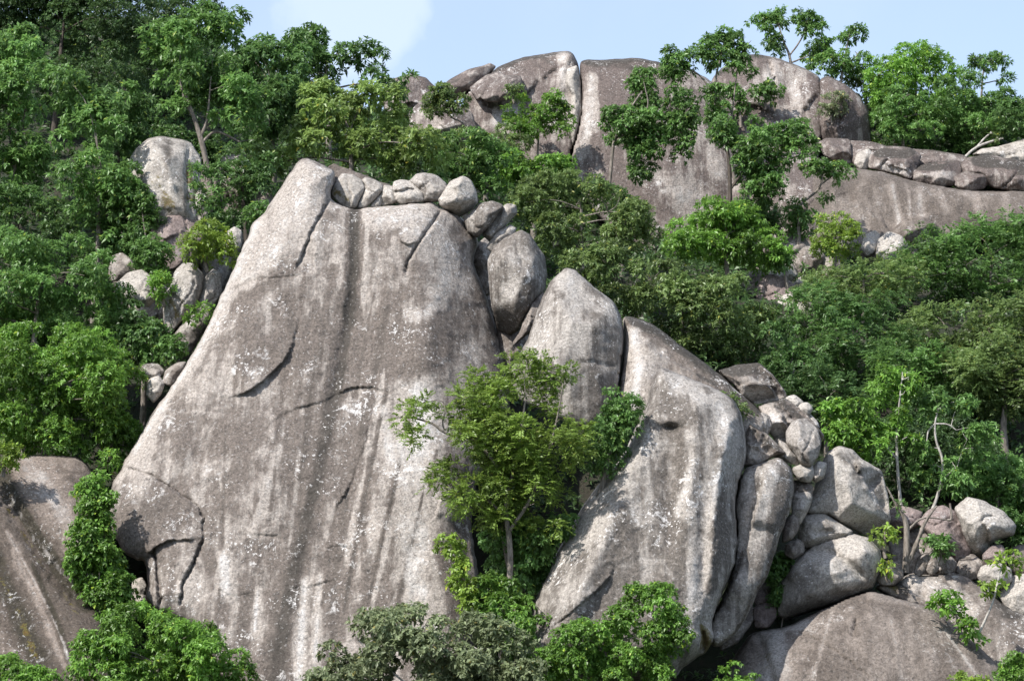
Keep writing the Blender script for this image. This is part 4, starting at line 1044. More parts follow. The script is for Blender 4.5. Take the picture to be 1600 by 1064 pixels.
# ------------------------------------------------------------------ upper left rocks among the trees
rock('shaded craggy rock wall behind the gully stones', [(190, 300), (230, 260), (310, 250), (395, 290), (400, 350), (372, 400), (345, 470), (318, 540), (280, 600), (240, 620), (205, 580), (190, 500), (170, 430), (190, 380)],
     136.0, 'grey', T=3.0, tilt=0.45, name='granite_outcrop', cat='rock', cuts=9, rough=1.2, hard=0.5,
     feats=[('crack', [(300, 330), (318, 400), (290, 470), (262, 540)], 4, 1.0), ('step', [(200, 420), (260, 400), (340, 420)], 0.8, 40), ('crack', [(230, 560), (270, 520), (330, 450)], 4, 1.0), ('step', [(220, 500), (280, 490), (330, 500)], 0.8, 40)],
     paint=[('dark', [(220, 340), (300, 420), (280, 520)], 30, 30, 0.5), ('moss', [(262, 380), (280, 400)], 14, 14, 0.5)])
UL = 'rocks in the wooded gully left of the great slab'
rock('tall grey mossy rock under the forest on the upper left', [(203, 252), (214, 234), (231, 219), (252, 215), (278, 219), (299, 226), (313, 248), (311, 290), (306, 350), (260, 356), (228, 330), (208, 290)], 131.5, 'pale', T=2.2, tilt=0.35, rim=40, hard=0.7, feats=[('cut', 286, 270, 0, 0.7, 4), ('cut', 250, 235, 80, 0.9, 5), ('crack', [(296, 226), (290, 280), (298, 340)], 2, 0.3)],
     paint=[('moss', [(250, 285), (262, 325)], 16, 14, 0.62), ('moss', [(294, 265), (300, 305)], 14, 18, 0.62), ('moss', [(236, 280), (246, 300)], 10, 10, 0.5), ('dark', [(262, 225), (258, 280)], 10, 8, 0.5), ('dark', [(282, 300), (292, 330)], 12, 14, 0.5), ('dark', [(215, 260), (232, 320)], 8, 10, 0.4)], group=UL)
rock('pinkish buttress of rock below the tall mossy rock', [(262, 330), (296, 326), (310, 350), (318, 372), (302, 398), (288, 418), (264, 424), (254, 400), (232, 385), (240, 350)], 130.0, 'pink', T=1.8, group=UL,
     paint=[('moss', [(262, 385), (270, 398)], 9, 9, 0.6), ('pale', [(275, 400), (300, 372)], 14, 12, 0.6)])
rock('small stone split off beside the mossy rock', [(299, 326), (304, 306), (316, 296), (322, 310), (318, 330)], 131.0, 'pale', T=0.5, group=UL)
rock('flat stone in the crack below the split stone', [(298, 344), (304, 332), (322, 332), (324, 346), (310, 356)], 130.6, 'grey', T=0.5, group=UL)
rock('big shaded boulder behind the pale-trunked forest tree', [(335, 262), (350, 245), (378, 243), (398, 262), (408, 290), (400, 325), (370, 345), (340, 335), (330, 300)], 138.0, 'grey', T=2.0, group=UL)
rock('shaded stone between the dark boulder and the slab peak', [(398, 310), (410, 297), (424, 306), (426, 326), (412, 336), (400, 328)], 134.0, 'grey', T=0.8, group=UL)
rock('pale stub of rock beside the bright round shrub', [(348, 392), (352, 366), (366, 356), (377, 362), (376, 384), (364, 402)], 127.0, 'pale', T=0.7, group=UL)
rock('sunlit flat rock under the drooping tree branches', [(182, 445), (200, 428), (222, 422), (240, 436), (247, 462), (232, 478), (200, 474), (184, 462)], 125.0, 'pale', T=1.2, tilt=0.8, group=UL)
rock('hooded dark stone above the sunlit flat rock', [(170, 425), (176, 402), (190, 396), (206, 408), (208, 428), (190, 438), (174, 438)], 127.0, 'grey', T=0.9, group=UL)
rock('five-sided boulder above the diagonal gully crack', [(272, 428), (284, 414), (302, 412), (316, 430), (316, 452), (304, 482), (282, 505), (262, 525), (256, 500), (256, 464), (268, 448)], 124.0, 'speck', T=1.4, tilt=0.3, group=UL, paint=[('moss', [(268, 470), (276, 495)], 8, 8, 0.7), ('pale', [(290, 440), (280, 470)], 10, 10, 0.4)])
rock('slanting block between the gully crack and the great slab', [(312, 468), (318, 440), (332, 422), (346, 430), (344, 460), (332, 480), (318, 486)], 124.2, 'speck', T=0.9, group=UL)
rock('lower block across the gully crack, tufted with plants', [(262, 540), (276, 520), (300, 492), (318, 472), (330, 484), (322, 510), (300, 548), (280, 566), (264, 560)], 122.8, 'speck', T=1.1, group=UL, paint=[('dark', [(280, 545), (300, 520)], 12, 12, 0.4)])
rock('flat slate-grey stone at the foot of the gully', [(219, 580), (226, 570), (246, 570), (256, 580), (246, 590), (226, 588)], 119.0, 'grey', T=0.5, tilt=0.8, group=UL)
rock('tilted slate stone touching the great slab edge', [(254, 598), (260, 580), (276, 568), (290, 566), (284, 584), (268, 602)], 118.6, 'grey', T=0.6, group=UL)
rock('broken stone below the two slate stones', [(230, 616), (234, 594), (248, 588), (256, 600), (250, 616), (240, 628)], 118.2, 'pale', T=0.6, cuts=2, group=UL)

# ------------------------------------------------------------------ the summit domes
SD = 'rocks of the summit dome'
rock('grey knob of rock left of the summit dome on the skyline', [(596, 150), (612, 126), (640, 117), (664, 123), (683, 141), (680, 172), (640, 182), (604, 176)], 184.0, 'dome', T=2.0, cuts=2, group=SD)
rock('sharp wedge of rock leaning left of the summit dome', [(686, 142), (703, 126), (730, 112), (763, 100), (774, 105), (760, 120), (738, 140), (716, 156), (694, 156)], 183.0, 'dome', T=1.6, sm=1, feats=[('cut', 740, 126, -55, 1.2, 3)], group=SD, paint=[('dark', [(700, 135), (745, 122)], 9, 6, 0.4)])
rock('left half of the summit dome, pale and cracked', [(724, 150), (740, 130), (774, 106), (817, 89), (868, 82), (891, 79), (900, 90), (906, 110), (908, 165), (902, 210), (896, 232), (890, 270), (800, 280), (736, 250), (722, 190)],
     183.0, 'dome', T=3.6, tilt=0.6, rim=60, rough=0.7, name='granite_dome', cat='rock', hard=0.75, group=SD,
     feats=[('step', [(842, 128), (866, 108), (884, 88)], 0.5, 40), ('ridge', [(890, 84), (886, 110), (872, 140)], 10, 0.7), ('crack', [(874, 140), (884, 115), (892, 96)], 2.2, 0.4), ('step', [(742, 160), (780, 166), (800, 158), (830, 140), (842, 120)], 1.4, 60)],
     paint=[('dark', [(780, 105), (830, 100), (870, 105)], 16, 16, 0.42), ('pale', [(880, 95), (884, 150), (870, 190)], 14, 16, 0.6), ('pale', [(770, 190), (800, 170)], 26, 20, 0.6), ('dark', [(770, 165), (760, 185)], 4, 4, 0.7), ('dark', [(782, 160), (774, 190)], 3, 3, 0.6)])
rock('overhanging lump on the face of the left summit dome', [(734, 138), (760, 120), (778, 114), (790, 120), (782, 136), (766, 152), (746, 156)], 180.5, 'dome', T=1.6, tilt=0.8, group=SD)
rock('second lump jutting from the face of the left summit dome', [(752, 152), (768, 132), (790, 120), (812, 120), (816, 136), (804, 150), (780, 158), (760, 158)], 179.5, 'dome', T=1.8, tilt=0.8, group=SD)
rock('narrow splinter of rock along the cleft of the summit dome', [(886, 110), (902, 104), (907, 130), (908, 165), (904, 200), (897, 224), (890, 230), (884, 216), (890, 180), (893, 150), (884, 132)], 180.2, 'pale', T=1.2, tilt=0.3, group=SD)
rock('sloping foot of the left summit dome above the trees', [(640, 176), (660, 160), (700, 160), (735, 176), (745, 206), (720, 222), (690, 218), (655, 214), (640, 200)], 178.0, 'dome', T=2.4, tilt=0.7, group=SD, paint=[('pale', [(690, 205), (720, 212)], 16, 14, 0.7), ('dark', [(660, 170), (720, 180)], 14, 14, 0.45)])
rock('right half of the summit dome with brown weathered face', [(904, 100), (914, 93), (940, 94), (993, 90), (1022, 96), (1060, 104), (1100, 118), (1136, 150), (1158, 215), (1164, 300), (1160, 370), (1090, 410), (1020, 410), (960, 370), (910, 310), (892, 270), (892, 236), (904, 200), (909, 160)],
     180.5, 'dome', T=4.2, tilt=0.5, rim=90, hardw=5, rough=0.6, name='granite_dome', cat='rock', g=2.6, hard=0.75, group=SD, feats=[('bump', 960, 170, 40, 70, 0.6), ('cut', 1050, 220, -10, 0.35, 14)],
     paint=[('dark', [(915, 96), (960, 100), (1020, 108)], 14, 16, 0.66, 0.5), ('dark', [(960, 150), (980, 240), (1000, 300)], 36, 50, 0.40), ('pale', [(925, 120), (920, 200), (905, 240)], 12, 16, 0.55), ('pale', [(1030, 290), (1100, 320)], 26, 24, 0.55), ('pale', [(1090, 200), (1120, 270)], 16, 16, 0.5)])
rock('high rear dome crest between the skyline trees', [(1104, 140), (1120, 112), (1148, 92), (1175, 84), (1204, 88), (1244, 101), (1272, 114), (1284, 124), (1288, 170), (1286, 226), (1270, 290), (1180, 310), (1120, 290), (1104, 200)],
     186.5, 'dome', T=4.0, tilt=0.55, rim=70, rough=0.7, name='granite_dome', cat='rock', hard=0.75, group=SD, feats=[('bump', 1235, 150, 26, 40, -0.9), ('step', [(1250, 190), (1262, 160), (1284, 140)], 0.9, 30), ('crack', [(1200, 92), (1212, 140), (1205, 200)], 2, 0.5), ('step', [(1110, 170), (1160, 160), (1220, 180)], 0.9, 40)],
     paint=[('dark', [(1130, 110), (1170, 105)], 20, 22, 0.5), ('pale', [(1200, 120), (1250, 140), (1240, 200)], 26, 26, 0.5), ('dark', [(1180, 180), (1250, 200)], 16, 14, 0.4)])
rock('rounded shoulder of rock at the right end of the summit', [(1283, 126), (1294, 121), (1318, 133), (1342, 151), (1355, 176), (1360, 226), (1320, 236), (1284, 232), (1281, 180)], 184.5, 'dome', T=3.0, tilt=0.35, group=SD, rough=0.8,
     paint=[('dark', [(1310, 160), (1325, 200), (1300, 215)], 22, 20, 0.5), ('dark', [(1345, 180), (1352, 220)], 8, 8, 0.4)])
rock('shaded rock behind the vine-hung trees below the summit', [(1140, 300), (1150, 262), (1200, 245), (1260, 240), (1300, 262), (1330, 320), (1300, 390), (1240, 410), (1160, 400)], 172.0, 'dome', T=3.0, tilt=0.6, group=SD)

# ------------------------------------------------------------------ the ledge on the right
LG = 'blocks of the rock ledge at the upper right'
rock('left end block of the upper right ledge', [(1281, 224), (1292, 218), (1326, 219), (1328, 236), (1330, 254), (1312, 252), (1290, 243)], 176.6, 'dome', T=1.8, tilt=0.9, group=LG, sm=1)
rock('second block of the ledge, flat and dark on top', [(1328, 221), (1364, 224), (1392, 232), (1372, 240), (1356, 236), (1342, 256), (1332, 254)], 177.0, 'dome', T=1.6, tilt=0.9, group=LG, sm=1)
rock('small pale plug of stone in the ledge', [(1340, 242), (1356, 234), (1362, 240), (1357, 262), (1344, 264), (1336, 256)], 175.6, 'pale', T=0.9, group=LG)
rock('broad dark-topped block in the middle of the ledge', [(1361, 238), (1384, 231), (1420, 232), (1437, 243), (1434, 256), (1421, 281), (1404, 272), (1380, 267), (1357, 262)], 175.8, 'dome', T=2.2, tilt=0.9, group=LG, paint=[('dark', [(1375, 240), (1425, 242)], 8, 8, 0.6), ('pale', [(1370, 258), (1415, 270)], 8, 8, 0.6)])
rock('thin pale shelf behind the middle of the ledge', [(1400, 232), (1440, 235), (1502, 242), (1514, 250), (1500, 262), (1440, 268), (1426, 252)], 179.0, 'dome', T=1.8, tilt=1.0, group=LG)
rock('boat-shaped boulder sitting on the ledge', [(1425, 268), (1440, 260), (1462, 256), (1496, 254), (1502, 266), (1492, 289), (1466, 292), (1438, 289), (1427, 282)], 174.8, 'dome', T=1.8, tilt=0.5, group=LG, paint=[('dark', [(1440, 262), (1490, 260)], 7, 7, 0.6), ('pale', [(1435, 275), (1485, 272)], 6, 6, 0.5)])
rock('small rounded boulder right of the boat-shaped one', [(1491, 276), (1510, 269), (1537, 270), (1546, 280), (1536, 294), (1506, 299), (1493, 290)], 174.2, 'dome', T=1.5, tilt=0.5, group=LG)
rock('long dark-topped block at the right end of the ledge', [(1502, 258), (1514, 246), (1548, 243), (1602, 256), (1660, 272), (1665, 300), (1600, 300), (1552, 292), (1530, 278), (1506, 272)], 175.6, 'dome', T=2.4, tilt=0.9, group=LG, paint=[('dark', [(1530, 252), (1640, 272)], 10, 14, 0.66)])
rock('pale boulder behind the right end of the ledge', [(1520, 242), (1538, 232), (1564, 229), (1602, 219), (1660, 215), (1670, 262), (1600, 258), (1550, 246)], 180.0, 'pale', T=2.0, tilt=0.8, group=LG)
rock('great dark streaked cliff rock below the ledge', [(1232, 330), (1250, 285), (1290, 262), (1335, 262), (1380, 268), (1425, 282), (1470, 291), (1520, 298), (1602, 298), (1690, 300), (1700, 370), (1600, 360), (1520, 362), (1450, 400), (1400, 420), (1340, 420), (1290, 420), (1232, 410)],
     173.0, 'brown', T=4.5, tilt=0.6, rim=40, rough=0.7, name='granite_outcrop', cat='rock', g=2.8, group=LG, feats=[('step', [(1300, 310), (1350, 320), (1390, 356), (1400, 396)], -0.8, 60), ('step', [(1420, 350), (1450, 330), (1500, 335), (1560, 345)], -0.7, 40)],
     paint=[('pale', [(1395, 290), (1405, 350)], 7, 8, 0.7), ('pale', [(1420, 300), (1422, 340)], 4, 5, 0.6), ('pale', [(1436, 295), (1440, 340)], 9, 9, 0.6), ('pale', [(1470, 298), (1480, 330)], 10, 8, 0.5), ('pale', [(1520, 302), (1530, 335)], 10, 10, 0.45), ('pale', [(1570, 305), (1575, 340)], 8, 8, 0.45), ('pale', [(1320, 320), (1345, 350), (1360, 390)], 24, 10, 0.5)])
rock('white-spotted stone below the cliff rock', [(1346, 388), (1352, 370), (1366, 362), (1374, 368), (1368, 390), (1356, 400)], 167.0, 'pale', T=1.0, group=LG)
rock('blocky white stone split below the cliff rock', [(1370, 398), (1374, 376), (1388, 364), (1408, 370), (1418, 384), (1404, 402), (1384, 406)], 166.6, 'pale', T=1.2, cuts=2, group=LG)
rock('rounded brown rock between shrubs below the cliff rock', [(1392, 364), (1412, 346), (1440, 340), (1462, 352), (1466, 370), (1430, 378), (1400, 378)], 168.0, 'brown', T=1.4, group=LG)
SR = 'stones of the scree between the two woods'
rock('blue-grey shaded stone at the head of the scree', [(1222, 385), (1236, 364), (1256, 372), (1270, 392), (1258, 410), (1232, 410)], 162.0, 'grey', T=1.4, group=SR)
rock('grey block in the middle of the scree', [(1236, 412), (1256, 388), (1276, 386), (1288, 402), (1276, 424), (1250, 428)], 159.0, 'grey', T=1.4, cuts=2, group=SR)
rock('pale chips of rock on the scree under the bright tree', [(1200, 432), (1214, 414), (1236, 412), (1246, 430), (1226, 446), (1206, 446)], 156.0, 'pale', T=0.9, cuts=3, group=SR)
rock('smooth brownish boulder low on the scree', [(1180, 456), (1192, 432), (1212, 430), (1238, 444), (1254, 464), (1240, 486), (1196, 486)], 153.0, 'pink', T=1.6, group=SR)
rock('pale stone at the right foot of the scree', [(1238, 446), (1256, 430), (1274, 438), (1278, 452), (1258, 462)], 154.0, 'pale', T=0.8, group=SR)
rock('grey shaded scree stone beside the smooth brownish boulder', [(1160, 440), (1176, 424), (1196, 428), (1200, 448), (1184, 464), (1164, 460)], 155.0, 'grey', T=1.0, group=SR)
rock('half-buried pale slab at the lowest point of the scree', [(1206, 480), (1226, 462), (1256, 458), (1276, 470), (1270, 496), (1230, 506)], 150.5, 'pale', T=1.2, group=SR)
rock('slate-blue stone next to the yellow-green tree foot', [(1272, 424), (1284, 404), (1306, 404), (1318, 420), (1304, 438), (1282, 440)], 159.0, 'grey', T=1.2, group=SR)

# ------------------------------------------------------------------ undergrowth on the forest floor
def build_undergrowth():
    rng = np.random.default_rng(77)
    n = 9000
    y = rng.uniform(101, 205, n)
    px = rng.uniform(-160, 1760, n)
    x = (px - 800) / F * y * 1.02
    z = ground_z(x, y)
    pos = np.stack([x, y, z], -1) + rng.normal(0, 0.25, (n, 3))
    S = np.repeat(np.arange(n), 3)
    u = rng.normal(size=(len(S), 3)); u[:, 2] = np.abs(u[:, 2]) + 0.4; u[:, 1] -= 0.3
    u /= np.linalg.norm(u, axis=1, keepdims=True)
    p = pos[S] + u * rng.uniform(0.2, 0.9, (len(S), 1))
    st = dict(STY['mid']); st['L'] *= 1.5; st['W'] *= 1.6; st['k'] = 5
    q, tn = leaf_arrays(p, u, u, y[S] / F, st, rng, np.clip(0.45 + 0.2 * rng.normal(size=n), 0.05, 0.9)[S])
    o = link('undergrowth', leaf_mesh('undergrowth', q, tn, np.zeros(3)), LM['dark'])  # darker leaf colour stands in for shade in the gaps between crowns
    tag(o, 'dark green undergrowth covering the forest floor', 'undergrowth', kind='stuff')
    N_LEAF[0] += len(q)

build_undergrowth()

LF = 'trees of the wood on the left'
plant('forest_tree', 'tall dark tree in the top left corner', [(-60, -60), (120, -70), (215, -30), (245, 40), (240, 110), (215, 170), (165, 205), (110, 190), (60, 150), (-60, 140)], 156, 'small', 'dark', bark='dark', r=36, group=LF, tone=0.4)  # dark leaf colour carries the shade lying on this crown
plant('forest_tree', 'dark tree behind, closing the sky between the corner tree and the pale-trunked tree', [(200, -40), (330, -50), (352, 0), (345, 40), (320, 100), (280, 210), (230, 260), (190, 230), (195, 120)], 164, 'small', 'dark', bark='dark', r=34, group=LF, tone=0.35)
plant('forest_tree', 'leafy tree cut by the left edge, two pale stems showing', [(-60, 40), (10, 25), (52, 50), (70, 110), (62, 160), (82, 210), (70, 270), (30, 330), (-60, 340)], 138, 'broad', 'mid', r=28, group=LF, gap=0.25,
      trunk=[[(30, 430, 7), (24, 330, 6), (20, 260, 5.5), (14, 200, 4.5), (10, 120, 2)], [(22, 270, 5), (34, 220, 4), (40, 150, 2)]])
plant('forest_tree', 'mid-green tree with drooping leaves in front of the dark corner tree', [[(60, 105), (88, 84), (118, 92), (138, 140), (172, 160), (204, 210), (190, 260), (150, 250), (110, 240), (80, 190)], [(85, 205), (150, 235), (205, 260), (222, 290), (250, 330), (270, 360), (262, 405), (225, 430), (180, 415), (130, 390), (92, 330)]], 130, 'broad', 'mid', r=27, group=LF, gap=0.2, tone=0.55)
plant('forest_tree', 'tall tree with a bare pale trunk above the mossy rock', [[(224, 50), (262, 26), (300, 6), (345, 4), (395, 32), (372, 62), (362, 112), (372, 160), (352, 190), (312, 176), (270, 172), (232, 168), (192, 150), (186, 110)], [(330, 120), (400, 110), (420, 160), (400, 220), (372, 240), (360, 190)]], 136, 'broad', 'mid', r=26, group=LF, gap=0.25, tone=0.5,
      trunk=[[(342, 370, 11), (333, 310, 10), (324, 262, 9.5), (314, 218, 9), (304, 186, 7), (290, 150, 4)], [(314, 216, 6), (322, 196, 5), (326, 170, 3.5), (330, 120, 2)], [(316, 220, 5), (334, 204, 4.5), (352, 210, 4), (374, 222, 2.5)], [(304, 186, 5), (284, 150, 4), (281, 104, 3.2), (282, 80, 1.5)]])
plant('forest_tree', 'dark green tree right of the pale-trunked tree', [(372, 70), (420, 55), (462, 50), (485, 95), (500, 140), (470, 190), (440, 210), (430, 250), (440, 285), (400, 310), (370, 260), (365, 180)], 146, 'broad', 'deep', r=28, group=LF, tone=0.45)
plant('forest_tree', 'spiky-topped tree on the skyline left of the cloud gap', [[(430, 90), (455, 58), (482, 38), (505, 52), (530, 75), (556, 54), (580, 62), (600, 82), (640, 108), (646, 136), (620, 158), (590, 150), (540, 140), (470, 150), (430, 140)], [(440, 60), (470, 38), (500, 44), (505, 80), (450, 90)]], 162, 'whorl', 'deep', r=20, group=LF, gap=0.35, tone=0.5)
plant('forest_tree', 'yellow-green large-leaved tree behind the slab peak', [(402, 240), (436, 200), (455, 160), (500, 128), (545, 120), (605, 128), (636, 160), (650, 190), (690, 222), (690, 262), (660, 282), (600, 276), (556, 262), (510, 236), (470, 236), (430, 268), (404, 310), (380, 300)], 140, 'big', 'yellow', r=27, twigs=18, group=LF, tone=0.5, gap=0.1)
plant('forest_tree', 'low dark tree between the slab peak and the shaded boulder', [(330, 250), (380, 230), (430, 250), (420, 300), (400, 330), (360, 320), (330, 290)], 134.5, 'mid', 'deep', bark='dark', r=24, group=LF)
plant('forest_tree', 'bushy bright tree with fine leaves at the left edge, upper of three', [(-60, 370), (0, 362), (50, 348), (110, 362), (165, 402), (200, 450), (196, 520), (130, 530), (40, 520), (-60, 530)], 122, 'mid', 'mid', r=30, group=LF, tone=0.6)
plant('forest_tree', 'broad bright tree bulging over the left slab, lowest of three', [(-60, 560), (0, 520), (60, 496), (120, 500), (175, 530), (222, 580), (240, 622), (222, 672), (190, 715), (140, 735), (80, 722), (30, 715), (-60, 715)], 117, 'mid', 'bright', r=30, group=LF, tone=0.45)
plant('forest_tree', 'dense tree between the upper and the lowest of the left edge trees', [(-60, 470), (40, 450), (120, 470), (190, 500), (212, 560), (160, 580), (60, 570), (-60, 590)], 125, 'mid', 'mid', r=30, group=LF, tone=0.5)
plant('forest_tree', 'gloomy tree filling the gap behind the mossy rock', [(150, 200), (220, 170), (320, 190), (345, 240), (330, 290), (230, 240), (170, 280)], 150, 'mid', 'deep', bark='dark', r=28, group=LF, tone=0.4)
plant('forest_tree', 'thin-leaved tree low at the left edge, under the two pale stems', [(-60, 300), (30, 290), (90, 310), (120, 360), (80, 400), (-60, 400)], 133, 'mid', 'deep', bark='dark', r=28, group=LF, tone=0.55)
plant('forest_tree', 'dim tree between the drooping tree and the pale-trunked tree', [(130, 140), (200, 120), (240, 170), (230, 240), (180, 250), (140, 210)], 146, 'broad', 'deep', bark='dark', r=26, group=LF, tone=0.45)
plant('creeper', 'leafy creeper trailing over the foot of the pink buttress', [(196, 360), (232, 345), (262, 380), (270, 415), (250, 440), (215, 430), (196, 400)], 126.0, 'mid', 'mid', cat='creeper', r=18, D=0.8, base=(235, 455), tone=0.55)
plant('shrub', 'dark shrub in the gap between the buttress and the bright round shrub', [(318, 345), (345, 330), (380, 335), (392, 350), (370, 372), (340, 368)], 129, 'mid', 'deep', cat='shrub', r=14, base=(352, 385))
plant('creeper', 'ivy hanging down the crack beside the mossy rock', [(300, 262), (312, 250), (324, 290), (326, 340), (312, 350), (304, 310)], 128.6, 'small', 'mid', cat='creeper', r=9, D=0.3, base=(316, 358), tone=0.5)
plant('creeper', 'leafy creeper climbing the left foot of the mossy rock', [(196, 268), (214, 280), (238, 320), (262, 345), (250, 366), (214, 350), (196, 310)], 128.4, 'mid', 'mid', cat='creeper', r=13, D=0.5, base=(228, 372), tone=0.5)
plant('shrub', 'ragged shrub covering the stones under the five-sided boulder', [(214, 520), (238, 500), (262, 520), (258, 560), (232, 575), (214, 550)], 120.5, 'mid', 'mid', cat='shrub', r=15, D=0.6, base=(238, 582), tone=0.5)
plant('creeper_bush', 'shaded dark bush under the sunlit flat rock', [(182, 480), (230, 470), (258, 490), (262, 540), (248, 580), (210, 570), (190, 530)], 121.5, 'vine', 'deep', cat='bush', r=22)
plant('shrub', 'bright round shrub in the gully beside the great slab', [(286, 380), (296, 356), (320, 344), (345, 352), (362, 378), (364, 410), (340, 416), (310, 410), (290, 402)], 123, 'mid', 'lime', cat='shrub', r=18, base=(325, 425))
plant('shrub', 'small green tuft growing on the five-sided boulder side', [(240, 428), (262, 420), (272, 440), (262, 470), (248, 475), (238, 455)], 122.5, 'mid', 'bright', cat='shrub', r=12, base=(255, 480))
plant('shrub', 'sprig of plants on the block across the gully crack', [(290, 490), (310, 474), (328, 478), (324, 500), (305, 508), (292, 505)], 120.5, 'mid', 'bright', cat='shrub', r=10, base=(308, 510))
plant('shrub', 'dark green shrub at the foot of the gully', [(240, 550), (256, 528), (280, 526), (290, 545), (280, 566), (255, 572)], 119.5, 'vine', 'mid', cat='shrub', r=14, base=(265, 585))
plant('shrub', 'leafy shrub in the shadow beneath the dark boulder', [(380, 330), (400, 310), (430, 318), (428, 345), (400, 352)], 128, 'mid', 'mid', cat='shrub', r=14, base=(402, 365))
plant('shrub', 'ferny shrub below the pale forest trunk', [(318, 300), (336, 290), (350, 320), (352, 350), (330, 352), (320, 330)], 132, 'mid', 'mid', cat='shrub', r=12, base=(335, 365))
plant('creeper', 'green creeper hanging down beside the nose of the great slab', [(120, 760), (146, 736), (168, 742), (176, 770), (168, 810), (174, 850), (196, 890), (204, 930), (200, 970), (160, 975), (135, 930), (106, 885), (112, 840), (128, 800)], 108.5, 'vine', 'bright', cat='creeper', r=20, D=0.8, base=(165, 985), tone=0.4, fill=5, lay=6)
plant('bush', 'glossy bush at the bottom, under the nose of the great slab', [(118, 1000), (150, 968), (196, 950), (240, 944), (268, 962), (306, 960), (345, 984), (384, 1010), (404, 1060), (410, 1120), (110, 1130)], 103, 'broad', 'bright', scale=0.82, cat='bush', r=30, tone=0.45)
plant('bush', 'low bush in the bottom left corner', [(-40, 1040), (10, 1026), (50, 1034), (88, 1056), (100, 1110), (-40, 1120)], 102, 'broad', 'bright', scale=0.82, cat='bush', r=22)
plant('shrub', 'grassy tuft on top of the lower left slab', [(-30, 700), (10, 690), (36, 704), (30, 722), (0, 738), (-30, 745)], 111.0, 'small', 'lime', cat='shrub', r=10, base=(5, 745))

# ------------------------------------------------------------------ the tree in the cleft
plant('cleft_tree', 'feathery tree rooted in the cleft between the two great slabs',
      [[(722, 600), (745, 568), (775, 576), (800, 552), (840, 548), (862, 560), (900, 566), (912, 588), (870, 606), (880, 640), (930, 676), (934, 712), (892, 742), (850, 736), (800, 730), (742, 720), (708, 676), (700, 628)],
       [(660, 745), (690, 722), (742, 728), (760, 760), (745, 800), (700, 802), (678, 778)], [(750, 760), (780, 728), (820, 734), (862, 745), (890, 780), (878, 832), (842, 850), (790, 838), (748, 812)],
       [(605, 655), (622, 634), (660, 620), (690, 622), (688, 646), (660, 660), (630, 664)], [(618, 690), (634, 668), (662, 672), (668, 690), (640, 702)]],
      106.0, 'fine', 'feather', r=18, gap=0.40, D=2.2, tone=0.55, dens=1.0, twigs=30, fill=2.8,
      trunk=[[(792, 985, 11), (794, 930, 10), (798, 880, 9), (796, 836, 8.5), (788, 800, 7.5), (800, 740, 6), (812, 690, 4.5), (820, 620, 2.5)], [(796, 836, 6), (830, 780, 5), (852, 720, 4), (870, 660, 3), (880, 600, 1.6)],
             [(790, 760, 5), (756, 700, 4.5), (730, 682, 4), (694, 678, 4), (676, 660, 3.6), (644, 652, 3), (616, 652, 1.6)], [(694, 676, 3), (690, 658, 2.8), (698, 640, 2.4), (690, 622, 1.8), (655, 632, 1.4)], [(788, 800, 4), (750, 770, 3), (700, 756, 2)]], limbs=12)
plant('cleft_tree', 'olive broad-leaved tree tangled in the heart of the feathery tree', [[(732, 650), (770, 640), (800, 660), (795, 710), (760, 730), (735, 700)], [(750, 740), (800, 730), (815, 770), (800, 830), (760, 830), (745, 790)]], 107.0, 'mid', 'olive', r=22, gap=0.3, base=(815, 985), tone=0.5)
plant('bush', 'dense dark bush between the pyramid boulder and the front slab', [(935, 660), (955, 612), (995, 598), (1014, 620), (1000, 660), (980, 700), (955, 745), (925, 760), (915, 710)], 108.0, 'mid', 'mid', cat='bush', r=20, base=(930, 800), tone=0.5)
plant('creeper', 'bright creeper spilling down the right edge of the great slab', [[(676, 840), (690, 830), (716, 838), (726, 862), (720, 872), (694, 868)], [(704, 880), (726, 868), (742, 900), (760, 935), (752, 965), (718, 960), (706, 920)]], 104.5, 'vine', 'lime', cat='creeper', r=14, D=0.7, base=(728, 985), tone=0.45)
plant('bush', 'mossy bush at the foot of the cleft tree', [(738, 930), (760, 890), (790, 900), (820, 930), (850, 960), (860, 1000), (800, 1010), (745, 990)], 104.6, 'vine', 'bright', cat='bush', r=18, tone=0.35)
plant('bush', 'shaded vine thicket behind the trunk in the cleft', [(745, 840), (790, 820), (850, 830), (880, 790), (900, 760), (905, 800), (870, 860), (845, 920), (800, 940), (760, 900)], 107.6, 'vine', 'mid', cat='bush', r=22, base=(810, 970))
plant('bush', 'grey-olive bush with bare twigs at the bottom centre', [(478, 1050), (500, 1010), (540, 985), (570, 955), (610, 950), (640, 936), (668, 960), (700, 972), (740, 960), (790, 975), (826, 1000), (846, 1040), (850, 1110), (478, 1120)], 99.5, 'big', 'grey', scale=0.82, twigs=18, cat='bush', bark='pale', r=26, gap=0.15, tone=0.5,
      trunk=[[(660, 1180, 8), (662, 1100, 7), (650, 1030, 5), (640, 985, 2)], [(662, 1080, 5), (700, 1030, 4), (716, 1012, 3.4), (736, 1008, 2.6), (752, 1018, 1.6)], [(655, 1060, 4), (670, 1020, 3), (655, 995, 2.4), (652, 978, 1.4)], [(662, 1090, 4), (600, 1040, 3), (560, 1000, 2)], [(690, 1060, 3), (688, 1040, 2.6), (704, 1020, 2), (712, 1000, 1.4)]])
plant('bush', 'glossy drooping bush at the bottom against the front slab', [(838, 1040), (866, 990), (900, 968), (940, 975), (956, 945), (980, 920), (1012, 912), (1044, 910), (1056, 940), (1070, 968), (1080, 1000), (1066, 1034), (1040, 1064), (1030, 1120), (838, 1120)], 100.5, 'vine', 'bright', scale=0.82, cat='bush', r=24, gap=0.12, tone=0.42)
plant('bush', 'small leafy bush hugging the foot of the front slab', [(776, 962), (810, 955), (838, 980), (850, 1020), (830, 1050), (790, 1020)], 101.5, 'vine', 'bright', scale=0.82, cat='bush', r=16)

